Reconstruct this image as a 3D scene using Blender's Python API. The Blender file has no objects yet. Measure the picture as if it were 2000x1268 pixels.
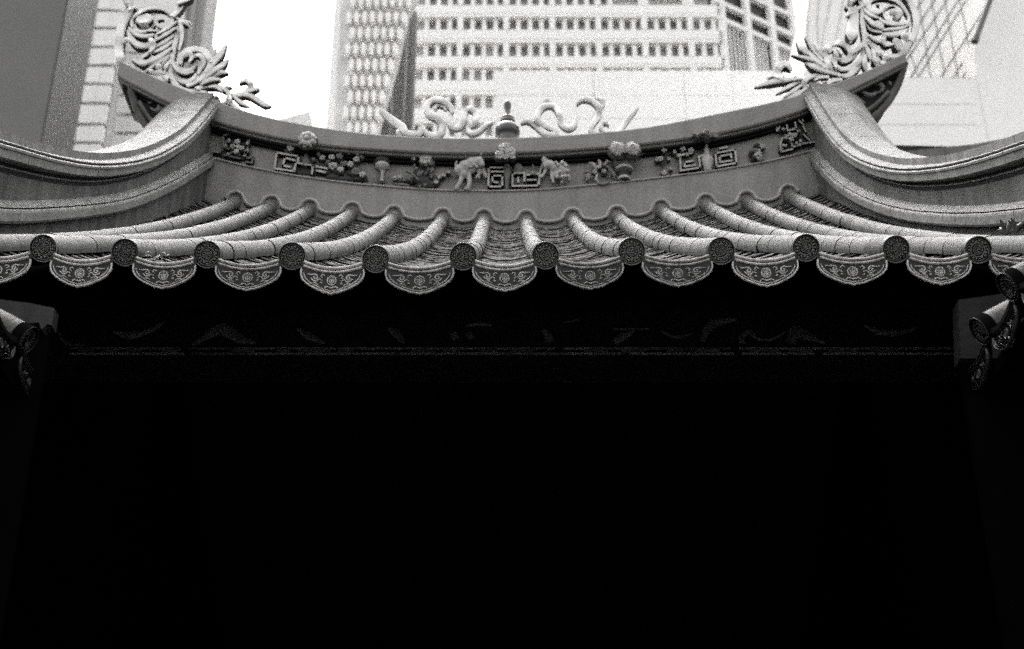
import bpy, math, random
from mathutils import Vector, Matrix
random.seed(7)
S = bpy.context.scene
C = S.collection
PI = math.pi

# ------------------------------------------------------------------ camera, sky, sun, exposure
PITCH = math.radians(27.5)
FPX, CX, CY, CAMZ = 2778.0, 1000.0, 634.0, 1.6
cam_d = bpy.data.cameras.new('camera'); cam = bpy.data.objects.new('camera', cam_d); C.objects.link(cam)
cam.location = (0, 0, CAMZ); cam.rotation_euler = (PI/2 + PITCH, 0, 0)
cam_d.lens = 50; cam_d.sensor_width = 36; cam_d.clip_start = 0.05; cam_d.clip_end = 2000
cam_d.dof.use_dof = True; cam_d.dof.focus_distance = 5.8; cam_d.dof.aperture_fstop = 3.3
S.camera = cam
SUN_EL, SUN_AZ = math.radians(72), math.radians(-18)      # azimuth from +Y, clockwise
w = bpy.data.worlds.new('World'); S.world = w; w.use_nodes = True
nt = w.node_tree; nt.nodes.clear()
sky = nt.nodes.new('ShaderNodeTexSky'); sky.sky_type = 'NISHITA'; sky.sun_disc = False
sky.sun_elevation = SUN_EL; sky.sun_rotation = SUN_AZ; sky.air_density = 1.0; sky.dust_density = 5.0; sky.ozone_density = 1.0
bw = nt.nodes.new('ShaderNodeRGBToBW')                      # black and white film
bg = nt.nodes.new('ShaderNodeBackground'); bg.inputs['Strength'].default_value = 0.15
wo = nt.nodes.new('ShaderNodeOutputWorld')
nt.links.new(sky.outputs[0], bw.inputs[0]); nt.links.new(bw.outputs[0], bg.inputs['Color']); nt.links.new(bg.outputs[0], wo.inputs[0])
sun_d = bpy.data.lights.new('sun', 'SUN'); sun_d.energy = 0.6; sun_d.angle = math.radians(14); sun_d.color = (1, .985, .97)
sun = bpy.data.objects.new('sun', sun_d); C.objects.link(sun)
sd = Vector((math.sin(SUN_AZ)*math.cos(SUN_EL), math.cos(SUN_AZ)*math.cos(SUN_EL), math.sin(SUN_EL)))
sun.rotation_euler = sd.to_track_quat('Z', 'Y').to_euler()
vs = S.view_settings; vs.view_transform = 'Standard'; vs.look = 'None'; vs.gamma = 1.0; vs.use_curve_mapping = False
vs.exposure = 2.3
S.cycles.use_denoising = False           # keep the grain
S.cycles.use_adaptive_sampling = True; S.cycles.adaptive_threshold = 0.06; S.cycles.adaptive_min_samples = 16

# ------------------------------------------------------------------ helpers
cp, sp = math.cos(PITCH), math.sin(PITCH)
def ray(u, v):
    a, b = (u-CX)/FPX, (CY-v)/FPX
    return Vector((a, cp - b*sp, sp + b*cp))
def hitY(u, v, Y):
    d = ray(u, v); return Vector((0, 0, CAMZ)) + d*(Y/d.y)
def hitX(u, v, X):
    d = ray(u, v); return Vector((0, 0, CAMZ)) + d*(X/d.x)
def hitZ(u, v, Zc):
    return Vector((0, 0, CAMZ)) + ray(u, v)*Zc
def interp(tab, x):
    if x <= tab[0][0]:
        a, b = tab[0], tab[1]
    elif x >= tab[-1][0]:
        a, b = tab[-2], tab[-1]
    else:
        for a, b in zip(tab, tab[1:]):
            if a[0] <= x <= b[0]: break
    return a[1] + (b[1]-a[1])*(x-a[0])/(b[0]-a[0])
def smooth_table(tab, n=60, passes=6):
    xs = [tab[0][0] + (tab[-1][0]-tab[0][0])*i/n for i in range(n+1)]
    ys = [interp(tab, x) for x in xs]
    for _ in range(passes):
        ys = [ys[0]] + [(ys[i-1]+2*ys[i]+ys[i+1])/4 for i in range(1, n)] + [ys[-1]]
    return list(zip(xs, ys))
def catmull(P, sub=5):
    P = [Vector(p) for p in P]
    if len(P) < 3: return [P[0].lerp(P[-1], i/sub) for i in range(sub+1)]
    out = []
    for i in range(len(P)-1):
        p0 = P[max(i-1, 0)]; p1 = P[i]; p2 = P[i+1]; p3 = P[min(i+2, len(P)-1)]
        for k in range(sub):
            t = k/sub
            out.append(0.5*((2*p1) + (p2-p0)*t + (2*p0-5*p1+4*p2-p3)*t*t + (3*p1-p0-3*p2+p3)*t**3))
    out.append(P[-1]); return out

class G:
    def __init__(s): s.v = []; s.f = []; s.sm = []; s.mi = []; s.m2 = None
    def add(s, vs, fs, smooth=False, mi=None):
        s.mi += mi if mi else [0]*len(fs); o = len(s.v); s.v += [tuple(x) for x in vs]; s.f += [tuple(i+o for i in f) for f in fs]; s.sm += [smooth]*len(fs)
    def box(s, x0, x1, y0, y1, z0, z1):
        s.add([(x0,y0,z0),(x1,y0,z0),(x1,y1,z0),(x0,y1,z0),(x0,y0,z1),(x1,y0,z1),(x1,y1,z1),(x0,y1,z1)],
              [(0,3,2,1),(4,5,6,7),(0,1,5,4),(1,2,6,5),(2,3,7,6),(3,0,4,7)])
    def hexa(s, p):                       # 8 corners, order as in box
        s.add(p, [(0,3,2,1),(4,5,6,7),(0,1,5,4),(1,2,6,5),(2,3,7,6),(3,0,4,7)])
    def prism(s, poly, y0, y1):           # poly in (x, z), extruded along y
        n = len(poly)
        s.add([(x,y0,z) for x,z in poly]+[(x,y1,z) for x,z in poly],
              [tuple(range(n)), tuple(range(2*n-1, n-1, -1))]+[(i, i+n, (i+1)%n+n, (i+1)%n) for i in range(n)])
    def sweep(s, rows, closed=False, caps=True, smooth=False, colmi=None):   # rows: list of lists of points
        n, m = len(rows), len(rows[0]); vs = [p for r in rows for p in r]; fs = []
        for i in range(n-1):
            for j in range(m if closed else m-1):
                a = i*m+j; b = i*m+(j+1)%m
                fs.append((a, b, b+m, a+m))
        s.add(vs, fs, smooth, colmi*(n-1) if colmi else None)
        if caps:
            s.add(rows[0], [tuple(range(m))[::-1]]); s.add(rows[-1], [tuple(range(m))])
    def stroke(s, pts, ws, d, n=Vector((0,-1,0)), m=10, sub=5, crease=0.0, deep=0.0):
        # a carved stem: elliptical section, ws width along the path, d depth out of the plane
        P = catmull(pts, sub); N = len(P); rows = []
        for i, p in enumerate(P):
            t = (P[min(i+1, N-1)]-P[max(i-1, 0)])
            if t.length < 1e-9: t = Vector((1,0,0))
            t.normalize(); side = t.cross(n); 
            if side.length < 1e-6: side = Vector((1,0,0))
            side.normalize()
            q = i/(N-1)*(len(ws)-1); k = min(int(q), len(ws)-2); wd = ws[k]+(ws[k+1]-ws[k])*(q-k)
            dd = min(d, wd*1.3+0.004)
            row = []
            for j in range(m):
                a = 2*PI*j/m; sn = math.sin(a)
                h = sn*dd*(1-crease*max(0, 1-abs(math.cos(a))*2.2)*(1 if sn > 0 else 0))
                cs = math.cos(a)
                if deep:                      # flat-sided carving: rounded front, deep straight sides
                    cs = math.copysign(abs(cs)**.45, cs); h = h*.55 if sn > 0 else math.copysign(abs(sn)**.3, sn)*min(deep, wd*2.4+.014)
                row.append(p+side*(cs*wd)+n*h)
            rows.append(row)
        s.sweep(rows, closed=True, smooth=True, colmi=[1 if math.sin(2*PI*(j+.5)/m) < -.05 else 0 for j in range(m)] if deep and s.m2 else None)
    def tube(s, pts, r, m=8, sub=1):
        P = catmull(pts, sub) if sub > 1 else [Vector(p) for p in pts]; N = len(P); rows = []
        for i, p in enumerate(P):
            t = (P[min(i+1, N-1)]-P[max(i-1, 0)]).normalized()
            up = Vector((0,0,1)) if abs(t.z) < .9 else Vector((0,1,0))
            a = t.cross(up).normalized(); b = a.cross(t)
            rr = r[min(i*len(r)//N, len(r)-1)] if isinstance(r, (list, tuple)) else r
            rows.append([p+a*(rr*math.cos(2*PI*j/m))+b*(rr*math.sin(2*PI*j/m)) for j in range(m)])
        s.sweep(rows, closed=True, smooth=True)
    def ball(s, c, r, n=8, k=6):
        rx, ry, rz = (r, r, r) if not isinstance(r, (tuple, list)) else r
        c = Vector(c); vs = [c+Vector((0,0,rz))]; fs = []
        for i in range(1, k):
            th = PI*i/k
            for j in range(n):
                ph = 2*PI*j/n
                vs.append(c+Vector((rx*math.sin(th)*math.cos(ph), ry*math.sin(th)*math.sin(ph), rz*math.cos(th))))
        vs.append(c-Vector((0,0,rz))); L = len(vs)-1
        for j in range(n):
            fs.append((0, 1+j, 1+(j+1)%n)); fs.append((L, 1+(k-2)*n+(j+1)%n, 1+(k-2)*n+j))
            for i in range(k-2):
                a = 1+i*n+j; b = 1+i*n+(j+1)%n; fs.append((a, a+n, b+n, b))
        s.add(vs, fs, True)
    def lathe(s, c, prof, m=20):          # prof: (r, z)
        c = Vector(c)
        rows = [[c+Vector((r*math.cos(2*PI*j/m), r*math.sin(2*PI*j/m), z)) for j in range(m)] for r, z in prof]
        s.sweep(rows, closed=True, smooth=True)
    def mesh(s, name, mat):
        me = bpy.data.meshes.new(name); me.from_pydata(s.v, [], s.f); me.update()
        me.polygons.foreach_set('use_smooth', s.sm)
        import bmesh
        bm = bmesh.new(); bm.from_mesh(me); bmesh.ops.recalc_face_normals(bm, faces=bm.faces); bm.to_mesh(me); bm.free()
        me.materials.append(mat)
        if s.m2: me.materials.append(s.m2); me.polygons.foreach_set('material_index', s.mi)
        return me
    def obj(s, name, mat, parent=None, **kw):
        return link(name, s.mesh(name, mat), parent, **kw)
def link(name, me, parent=None, **kw):
    o = bpy.data.objects.new(name, me); C.objects.link(o)
    if parent is not None: o.parent = parent
    for k, v in kw.items(): o[k] = v
    return o
def thing(name, label, cat, loc=(0,0,0), group=None):
    o = bpy.data.objects.new(name, None); C.objects.link(o); o.location = loc
    o['label'] = label; o['category'] = cat
    if group: o['group'] = group
    return o
def rooted(root):                          # children are built in world space
    inv = Matrix.Translation(root.location).inverted()
    for ch in root.children: ch.matrix_parent_inverse = inv

# ------------------------------------------------------------------ materials (a black and white film: greys)
def mat(name, base, rough=.7, var=.25, scale=6.0, bump=.15, bscale=60, spec=.4, fine=.15, coat=0.0, streak=0.0, tint=(1, .985, .97)):
    m = bpy.data.materials.new(name); m.use_nodes = True; t = m.node_tree; N = t.nodes; L = t.links
    b = N['Principled BSDF']; b.inputs['Roughness'].default_value = rough; b.inputs['Specular IOR Level'].default_value = spec
    b.inputs['Coat Weight'].default_value = coat; b.inputs['Coat Roughness'].default_value = .12
    tc = N.new('ShaderNodeTexCoord')
    n1 = N.new('ShaderNodeTexNoise'); n1.inputs['Scale'].default_value = scale; n1.inputs['Detail'].default_value = 8; n1.inputs['Roughness'].default_value = .65
    n2 = N.new('ShaderNodeTexNoise'); n2.inputs['Scale'].default_value = bscale*3; n2.inputs['Detail'].default_value = 4
    L.new(tc.outputs['Object'], n1.inputs['Vector']); L.new(tc.outputs['Object'], n2.inputs['Vector'])
    oi = N.new('ShaderNodeObjectInfo')
    def math_(op, a, bb):
        x = N.new('ShaderNodeMath'); x.operation = op
        for i, q in enumerate((a, bb)):
            if isinstance(q, (int, float)): x.inputs[i].default_value = q
            else: L.new(q, x.inputs[i])
        return x.outputs[0]
    v1 = math_('MULTIPLY', math_('SUBTRACT', n1.outputs['Fac'], .5), var*3.2)
    v2 = math_('MULTIPLY', math_('SUBTRACT', n2.outputs['Fac'], .5), fine*2.5)
    v3 = math_('MULTIPLY', math_('SUBTRACT', oi.outputs['Random'], .5), var*.6)
    fac = math_('ADD', math_('ADD', math_('ADD', v1, v2), v3), 1.0)
    if streak:
        mp = N.new('ShaderNodeMapping'); mp.inputs['Scale'].default_value = (9, 9, .7)
        L.new(tc.outputs['Object'], mp.inputs['Vector'])
        n3 = N.new('ShaderNodeTexNoise'); n3.inputs['Scale'].default_value = 1.6; n3.inputs['Detail'].default_value = 6
        L.new(mp.outputs[0], n3.inputs['Vector'])
        fac = math_('ADD', fac, math_('MULTIPLY', math_('SUBTRACT', n3.outputs['Fac'], .5), streak*3))
    fac = math_('MAXIMUM', math_('MULTIPLY', fac, base), base*.15)
    cb = N.new('ShaderNodeCombineXYZ')
    for i in range(3): L.new(math_('MULTIPLY', fac, tint[i]), cb.inputs[i])
    L.new(cb.outputs[0], b.inputs['Base Color'])
    if bump:
        nb = N.new('ShaderNodeTexNoise'); nb.inputs['Scale'].default_value = bscale; nb.inputs['Detail'].default_value = 6
        L.new(tc.outputs['Object'], nb.inputs['Vector'])
        bp = N.new('ShaderNodeBump'); bp.inputs['Strength'].default_value = bump; bp.inputs['Distance'].default_value = .02
        L.new(nb.outputs['Fac'], bp.inputs['Height']); L.new(bp.outputs[0], b.inputs['Normal'])
    return m
M_barrel = mat('barrel_tile_glaze', 0.088, .7, .6, 18, .35, 40, .12, .35)  # sky sheen on the barrel tops put into a paler base
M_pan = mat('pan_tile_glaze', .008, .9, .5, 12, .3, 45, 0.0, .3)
M_disc = mat('eave_tile_glaze', .010, .5, .4, 40, .15, 90, .25)  # same glaze as the barrels, shade of the end faces put into it
M_drip = mat('drip_tile_glaze', 0.007, .45, .6, 60, .1, 90, .3, .3)
M_side = mat('painted_side_shade', .025, .8, .4, 12, .2, 60, .1)  # shade of undersides put into the colour of carved sides and backs
M_wave = mat('lime_moulding', .34, .85, .3, 10, .3, 60, .2, .3)
M_cloud = mat('faded_cloud_paint', .06, .6, .5, 20, .1, 60, .2)
M_edge = mat('painted_glint_edge', .13, .8, 2.2, 30, .2, 60, 0.0, .5)  # glints along the pan tile lips put into the base colour
M_crest = mat('painted_glint_crest', 0.38, .25, 1.0, 60, .1, 90, .9, .5)  # glints on the drip tile relief put into a pale base
M_gblack = mat('near_black_glaze', .004, .85, .4, 20, .2, 60, 0.0)  # near-black copy of the eave glaze for the gallery tiles
M_crestg = mat('gallery_glint_crest', 0.014, .35, .7, 60, .1, 90, .5, .4)  # glints on the gallery reliefs put into a slightly lighter base
M_crestd = mat('end_tile_glint_crest', 0.15, .3, .7, 60, .1, 90, .6, .4)  # rim highlight and relief glints put into a lighter base
M_band = mat('painted_shade_strip', 0.008, .8, .4, 6, .2, 50, .1)  # shade under copings put into the colour, as near-black strips
M_pier2 = mat('lit_pier_plaster', 0.035, .85, .4, 6, .2, 50, .2, streak=.3)  # left pier's lit look put into a paler base than the right's
M_plaster = mat('painted_plaster', 0.215, .85, .2, 4, .25, 70, .2, .4, streak=.2)
M_coping = mat('ridge_coping_render', 0.2, .85, .2, 4, .25, 60, .2, .4, streak=.15)
M_stone = mat('verge_ridge_render', 0.122, .8, .3, 5, .25, 50, .25, .35, streak=.45)
M_vwall = mat('verge_wall_render', 0.08, .85, .4, 5, .25, 50, .2, .35, streak=.55)
M_shade = mat('dark_shade_render', 0.02, .9, .3, 6, .2, 50, .1)  # deep shade of the brackets put into the colour; plain dark on the eave board
M_orn = mat('ornament_white', .7, .7, .2, 12, .2, 90, .3, .2)
M_ornd = mat('ornament_pale', 0.7, .7, .15, 12, .15, 90, .3, .2)
M_gourd = mat('gourd_glaze', 0.045, .35, .2, 10, .1, 60, .5)
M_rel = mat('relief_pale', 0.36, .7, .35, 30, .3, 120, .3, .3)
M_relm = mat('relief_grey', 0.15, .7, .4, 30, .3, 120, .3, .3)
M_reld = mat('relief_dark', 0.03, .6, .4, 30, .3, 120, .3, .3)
M_wood = mat('gloom_black_timber', 0.002, .95, .4, 5, .1, 40, 0.0)  # dark timber, with the interior's gloom put into a near-black base
M_paint = mat('painted_beam', 0.008, .6, .4, 8, .1, 40, .15)
M_gilt = mat('gilt_paint', 0.13, .5, .6, 20, .2, 60, .3)
M_floor = mat('granite_paving', .12, .85, .3, 2, .2, 20, .2)
M_ground = mat('asphalt', .05, .95, .3, .5, .2, 10, .2)
M_pier = mat('pier_plaster', 0.009, .85, .4, 6, .2, 50, .2, streak=.4)
M_leaf = mat('weed_leaf', .09, .6, .3, 20, .1, 50)
M_white = mat('white_concrete', 0.84, .8, .04, .3, 0, 5, .2, .03)
M_pale = mat('pale_concrete', 0.82, .8, .05, .3, 0, 5, .2, .03)
M_pale2 = mat('grey_concrete', 0.66, .8, .08, .3, 0, 5, .2, .05)
M_block = mat('stone_cladding', 0.74, .8, .1, .6, .05, 4, .2, .05)
M_joint = mat('dark_joint', .05, .9, .2, 1, 0, 5, .1)  # dark core colour showing in the joints between panels
M_dtower = mat('dark_cladding', 0.12, .6, .1, .3, 0, 5, .3, .1)
M_dside = mat('side_shade_tone', 0.05, .4, .1, .3, 0, 5, .3, .1)
M_gtower = mat('grey_tower_cladding', 0.27, .7, .15, .4, 0, 5, .3, .05)
M_glass = mat('window_glass', 0.2, .15, .5, .8, 0, 5, .5, .2)  # distance haze put into a lighter glass tone
M_glassd = mat('deep_opening', 0.055, .5, .3, .6, 0, 5, .3, .1)
M_frost = mat('blind_glass', .40, .4, .3, .8, 0, 5, .4, .1)
M_hexb = mat('hex_gap_panel', 0.6, .7, .2, .6, 0, 5, .2, .1)  # backing in the gaps, paled to put haze into its colour
M_line = mat('metal_line', .10, .5, .3, 1, 0, 5, .3)

# ------------------------------------------------------------------ ground
g = G(); g.box(-600, 600, -300, 900, -.5, 0); o = g.obj('ground', M_ground); o['kind'] = 'structure'
g = G(); g.box(-1.6, 1.6, -4, 4.3, -.2, .004); o = g.obj('courtyard_paving', M_floor); o['kind'] = 'structure'

# ------------------------------------------------------------------ the temple hall
hall = thing('temple_hall', 'temple hall with curved tiled roof, flower reliefs along its ridge and black open front', 'temple')
YR = 7.98                                   # face of the ridge wall
ZE = 4.71                                   # eave distance along the view axis
ue = [-75, 88, 247, 407, 572, 735, 905, 1065, 1233, 1407, 1572, 1747, 1907, 2070]
ve = [482, 485, 493, 497, 500, 506, 501, 499, 491, 490, 484, 487, 488, 486]
ut = [460, 530, 605, 688, 770, 865, 945, 1028, 1118, 1205, 1291, 1378, 1458, 1540]
vt = [397, 405, 412, 418, 425, 430, 432, 434, 430, 425, 413, 402, 396, 384]
# one more course hidden under each verge ridge
RB = .045
rowsE = [hitZ(u, v, ZE) for u, v in zip(ue, ve)]
rowsR = [hitY(u, v, YR) for u, v in zip(ut, vt)]
rowsE = [rowsE[0]+Vector((-.28, 0, .04))] + rowsE + [rowsE[-1]+Vector((.28, 0, .04))]
rowsR = [rowsR[0]+Vector((-.28, 0, .11))] + rowsR + [rowsR[-1]+Vector((.28, 0, .11))]
def row_pt(E, R, t):                        # concave roof line, t = 0 at the eave
    T = R.y-E.y; rise = R.z-E.z; s0 = min(.585, rise/T-.02)*T
    return Vector((E.x+(R.x-E.x)*t, E.y+T*t, E.z+s0*t+(rise-s0)*t*t))
NSEG = 20
def barrel_mesh():
    g = G(); m = 12; L = 1.0; rows = []
    for y, r in ((0, RB*.985), (0, RB*1.008), (.04, RB*1.012), (.5, RB*1.0), (1.05, RB*.985)):
        rows.append([Vector((r*math.cos(PI*(-.12+1.24*j/m)), y, r*math.sin(PI*(-.12+1.24*j/m)))) for j in range(m+1)])
    g.sweep(rows[:2], caps=False); g.sweep(rows[1:], caps=False, smooth=True)
    return g.mesh('barrel_tile', M_barrel)
ME_barrel = barrel_mesh()
def frame(o, a, b, scale_y=1.0, roll=0.0):
    d = b-a; y = d.normalized(); x = y.cross(Vector((0,0,1))).normalized(); z = x.cross(y)
    m = Matrix((x, y, z)).transposed().to_4x4() @ Matrix.Rotation(roll, 4, 'Y') @ Matrix.Diagonal((1, scale_y, 1, 1))
    o.matrix_basis = Matrix.Translation(a) @ m
for i, (E, R) in enumerate(zip(rowsE, rowsR)):
    if i in (0, len(rowsE)-1): continue
    for k in range(NSEG):
        a = row_pt(E, R, k/NSEG); b = row_pt(E, R, (k+1)/NSEG)
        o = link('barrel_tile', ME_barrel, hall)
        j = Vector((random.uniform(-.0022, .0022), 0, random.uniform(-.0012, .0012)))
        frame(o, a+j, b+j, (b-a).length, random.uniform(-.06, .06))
# end tiles: round plate with a long-life roundel in relief
def disc_mesh():
    g = G(); R = .0465; n = 40
    def ring(r, y): return [Vector((r*math.cos(2*PI*j/n), y, r*math.sin(2*PI*j/n))) for j in range(n)]
    g.sweep([ring(R*.98, .03), ring(R, 0), ring(R, -.006), ring(R*.95, -.009), ring(R*.88, -.008), ring(R*.86, -.002), ring(.001, -.002)], closed=True, caps=False)
    def circ(r, w, y=-.003):
        rows = []
        for j in range(n+1):
            a = 2*PI*j/n; c = Vector((r*math.cos(a), y, r*math.sin(a))); rad = Vector((math.cos(a), 0, math.sin(a)))
            rows.append([c+rad*(w*math.cos(q))+Vector((0, -w*math.sin(q), 0)) for q in (0, PI/4, PI/2, 3*PI/4, PI)])
        g.sweep(rows, caps=False, smooth=True)
    body = g.mesh('end_tile', M_disc); g = G()
    circ(R*.50, .0016); circ(R*.80, .0012); circ(R*.965, .0016, -.0085)
    for j in range(18):
        a = 2*PI*j/18; rr = R*(.67 if j % 2 else .62)
        g.ball((rr*math.cos(a), -.003, rr*math.sin(a)), (.0042, .0035, .0036), 6, 4)
    def bar(x0, z0, x1, z1, w=.0011):
        g.stroke([(x0*R, -.0025, z0*R), (x1*R, -.0025, z1*R)], [w, w], .003, m=6, sub=2)
    for z, h in ((.36, .16), (.26, .30), (.14, .36), (.02, .38), (-.10, .36)):
        bar(-h, z, h, z)
    bar(0, .42, 0, -.12); bar(-.36, -.1, 0, -.4); bar(.36, -.1, 0, -.4); bar(-.16, -.14, 0, -.28); bar(.16, -.14, 0, -.28); bar(-.3, .14, -.3, .02); bar(.3, .14, .3, .02)
    return body, g.mesh('roundel_relief', M_crestd)
ME_disc = disc_mesh()
for i, (E, R) in enumerate(zip(rowsE, rowsR)):
    a = row_pt(E, R, 0); b = row_pt(E, R, .05); o = link('end_tile', ME_disc[0], hall); link('roundel_relief', ME_disc[1], o)
    frame(o, a-(b-a).normalized()*.012, b, 1.0, random.uniform(-.5, .5))
# pan tiles in the troughs
NP = 50
def pan_rows(i, t0, t1, lift):
    E0, R0, E1, R1 = rowsE[i], rowsR[i], rowsE[i+1], rowsR[i+1]
    out = []
    for t, up in ((t0, -.012+lift), (t0, .001+lift), (t0+.0005, .005+lift), (t0+.0012, .0045+lift), (t1, -.010)):
        A, B = row_pt(E0, R0, t), row_pt(E1, R1, t); c = (A+B)/2; hw = (B-A).length/2
        row = []
        for k in range(9):
            q = -1+2*k/8
            p = c + (B-A)/2*q*.93; p.z += -.050+.036*abs(q)**2*(hw/.14)+up
            row.append(p)
        out.append(row)
    return out
rest = G(); rest_mi = []
for i in range(len(rowsE)-1):
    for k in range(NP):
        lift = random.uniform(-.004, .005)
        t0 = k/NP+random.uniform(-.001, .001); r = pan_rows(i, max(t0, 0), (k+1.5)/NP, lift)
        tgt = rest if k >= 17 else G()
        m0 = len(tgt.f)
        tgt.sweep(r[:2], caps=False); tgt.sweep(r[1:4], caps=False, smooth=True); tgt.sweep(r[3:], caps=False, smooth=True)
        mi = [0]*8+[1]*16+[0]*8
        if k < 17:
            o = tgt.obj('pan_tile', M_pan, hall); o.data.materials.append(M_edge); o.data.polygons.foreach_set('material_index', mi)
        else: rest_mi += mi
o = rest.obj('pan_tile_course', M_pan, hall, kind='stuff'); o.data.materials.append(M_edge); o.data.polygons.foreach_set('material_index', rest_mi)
# drip tiles: pointed hanging plates with border, roundel and scrolls
def drip_mesh():
    g = G(); k = .000254
    half = [(-420,196),(-424,262),(-398,326),(-348,378),(-282,420),(-206,456),(-130,486),(-84,500),(-44,503),(0,518)]
    bot = [(x*k, -(y-0)*k) for x, y in half]; bot += [(-x, z) for x, z in bot[::-1][1:]]
    topz = lambda x: -.047+.020*(x/.1)**2
    n = len(bot)
    top = [(x, topz(x)) for x, z in bot]
    rows = []
    for y in (.0, .010):
        pass
    front = []
    for (xb, zb), (xt, zt) in zip(bot, top):
        front.append([Vector((xt, 0, zt)), Vector((xb, 0, min(zb, zt-.002)))])
    vs_ = []; fs_ = []
    for a, b in front:
        vs_ += [a, b, a+Vector((0,.012,0)), b+Vector((0,.012,0))]
    for i in range(n-1):
        a = i*4; b = a+4
        fs_ += [(a, b, b+1, a+1), (a+2, a+3, b+3, b+2), (a+1, b+1, b+3, a+3), (a, a+2, b+2, b)]
    g.add(vs_, fs_)
    body = g.mesh('drip_tile', M_drip); g = G()
    def st(pts, w, d=.0035, sub=4): g.stroke([(x, -.0005, z) for x, z in pts], [q_*1.25 for q_ in w] if isinstance(w, list) else [w*1.25, w*1.25], d*1.8, m=6, sub=sub)
    st([(x*.985, z) for x, z in bot], .0024, .0045, 3)
    st([(x*.90, z*.93-.001) for x, z in bot[1:-1]], .0012, .003, 3)
    xs = [-.098+.196*j/14 for j in range(15)]
    for off, ww, dd in ((-.000, .004, .009), (-.0125, .0030, .006)):
        st([(x, topz(x)+off) for x in xs], ww, dd, 2)
    cz = -(675-330)*k; r = .0150
    circ = [(r*math.cos(2*PI*j/16), cz+r*math.sin(2*PI*j/16)) for j in range(17)]
    st(circ, .0013, .003, 2)
    for zz, h in ((.008, .008), (.003, .011), (-.003, .011), (-.008, .007)): st([(-h, cz+zz), (h, cz+zz)], .0009)
    st([(0, cz+.013), (0, cz-.013)], .0009); st([(-.006, cz+.003), (-.006, cz-.008)], .0008); st([(.006, cz+.003), (.006, cz-.008)], .0008)
    for sgn in (-1, 1):
        def q(pts): return [(sgn*(x-965)*k, -(y-330)*k) for x, y in pts]
        st(q([(1300,600),(1240,605),(1190,600),(1160,625),(1165,655),(1195,660),(1205,635),(1185,628)]), [.001, .0018, .0016, .0012])
        st(q([(1090,680),(1130,660),(1165,690),(1210,680),(1240,650)]), [.001, .0018, .001])
        st(q([(1060,620),(1085,600),(1110,625),(1085,645)]), [.0012, .0016, .001])
        st(q([(1085,715),(1110,705)]), [.002, .002]); st(q([(1130,740),(1170,715),(1215,715)]), [.001, .0016, .001])
    st([((x-965)*k, -(y-330)*k) for x, y in [(880,775),(905,758),(940,765),(965,775),(990,765),(1030,758),(1055,775)]], .0014)
    return body, g.mesh('drip_relief', M_crest)
ME_drip = drip_mesh()
for i in range(len(rowsE)-1):
    c = (rowsE[i]+rowsE[i+1])/2; wdt = (rowsE[i+1]-rowsE[i]).length/.28
    o = link('drip_tile', ME_drip[0], hall); link('drip_relief', ME_drip[1], o)
    tilt = math.atan2(rowsE[i+1].z-rowsE[i].z, .28)
    o.matrix_basis = Matrix.Translation(c+Vector((0, -.018, 0))) @ Matrix.Rotation(-tilt, 4, 'Y') @ Matrix.Rotation(random.uniform(.08, .16), 4, 'X') @ Matrix.Diagonal((wdt*random.uniform(.98, 1.02), 1, random.uniform(1.02, 1.09), 1))

ME_discb = ME_disc[0].copy(); ME_discb.materials[0] = M_gblack; ME_discd = ME_disc[1].copy(); ME_discd.materials[0] = M_crestg
ME_dripd = ME_drip[1].copy(); ME_dripd.materials[0] = M_crestg; ME_dripb = ME_drip[0].copy(); ME_dripb.materials[0] = M_gblack
# roof deck and rafters under the tiles, back slope, walls
g = G(); rr = []
E0, E1, R0, R1 = rowsE[0], rowsE[-1], rowsR[0], rowsR[-1]
for t in [i/14 for i in range(15)]:
    a = sum((row_pt(E, R, t).z for E, R in zip(rowsE, rowsR)))/len(rowsE); y = row_pt(E0, R0, t).y+.16*(1-t)
    lo = min(row_pt(E, R, t).z for E, R in zip(rowsE, rowsR))
    rr.append([Vector((-2.5, y, lo-.075)), Vector((2.5, y, lo-.075)), Vector((2.5, y, lo-.11)), Vector((-2.5, y, lo-.11))])
g.sweep(rr, closed=True); g.obj('roof_board', M_wood, hall)
for i in range(len(rowsE)-1):
    g = G(); c0 = (rowsE[i]+rowsE[i+1])/2; c1 = (rowsR[i]+rowsR[i+1])/2
    g.tube([row_pt(c0, c1, t)+Vector((0, .12*(1-t), -.165)) for t in (.09, .15, .3, .5, .75, .95)], .032, 8); g.obj('rafter', M_wood, hall)
zt = rr[-1][0].z
g = G(); g.hexa([(-2.5, 8.35, zt-.2), (2.5, 8.35, zt-.2), (2.5, 13.0, 3.5), (-2.5, 13.0, 3.5), (-2.5, 8.35, zt), (2.5, 8.35, zt), (2.5, 13.0, 3.7), (-2.5, 13.0, 3.7)]); g.obj('back_roof_slope', M_pan, hall)
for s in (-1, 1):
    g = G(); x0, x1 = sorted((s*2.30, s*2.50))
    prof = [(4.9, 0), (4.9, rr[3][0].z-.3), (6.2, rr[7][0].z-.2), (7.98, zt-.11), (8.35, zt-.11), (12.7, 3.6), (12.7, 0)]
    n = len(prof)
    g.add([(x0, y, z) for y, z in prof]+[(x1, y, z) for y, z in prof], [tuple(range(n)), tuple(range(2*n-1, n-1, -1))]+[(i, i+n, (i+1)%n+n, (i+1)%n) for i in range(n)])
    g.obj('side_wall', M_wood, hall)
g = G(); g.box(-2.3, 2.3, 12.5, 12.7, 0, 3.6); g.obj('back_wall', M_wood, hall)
g = G(); g.box(-2.5, 2.5, 4.6, 12.8, -.1, .15); g.obj('hall_floor', M_wood, hall)
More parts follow.
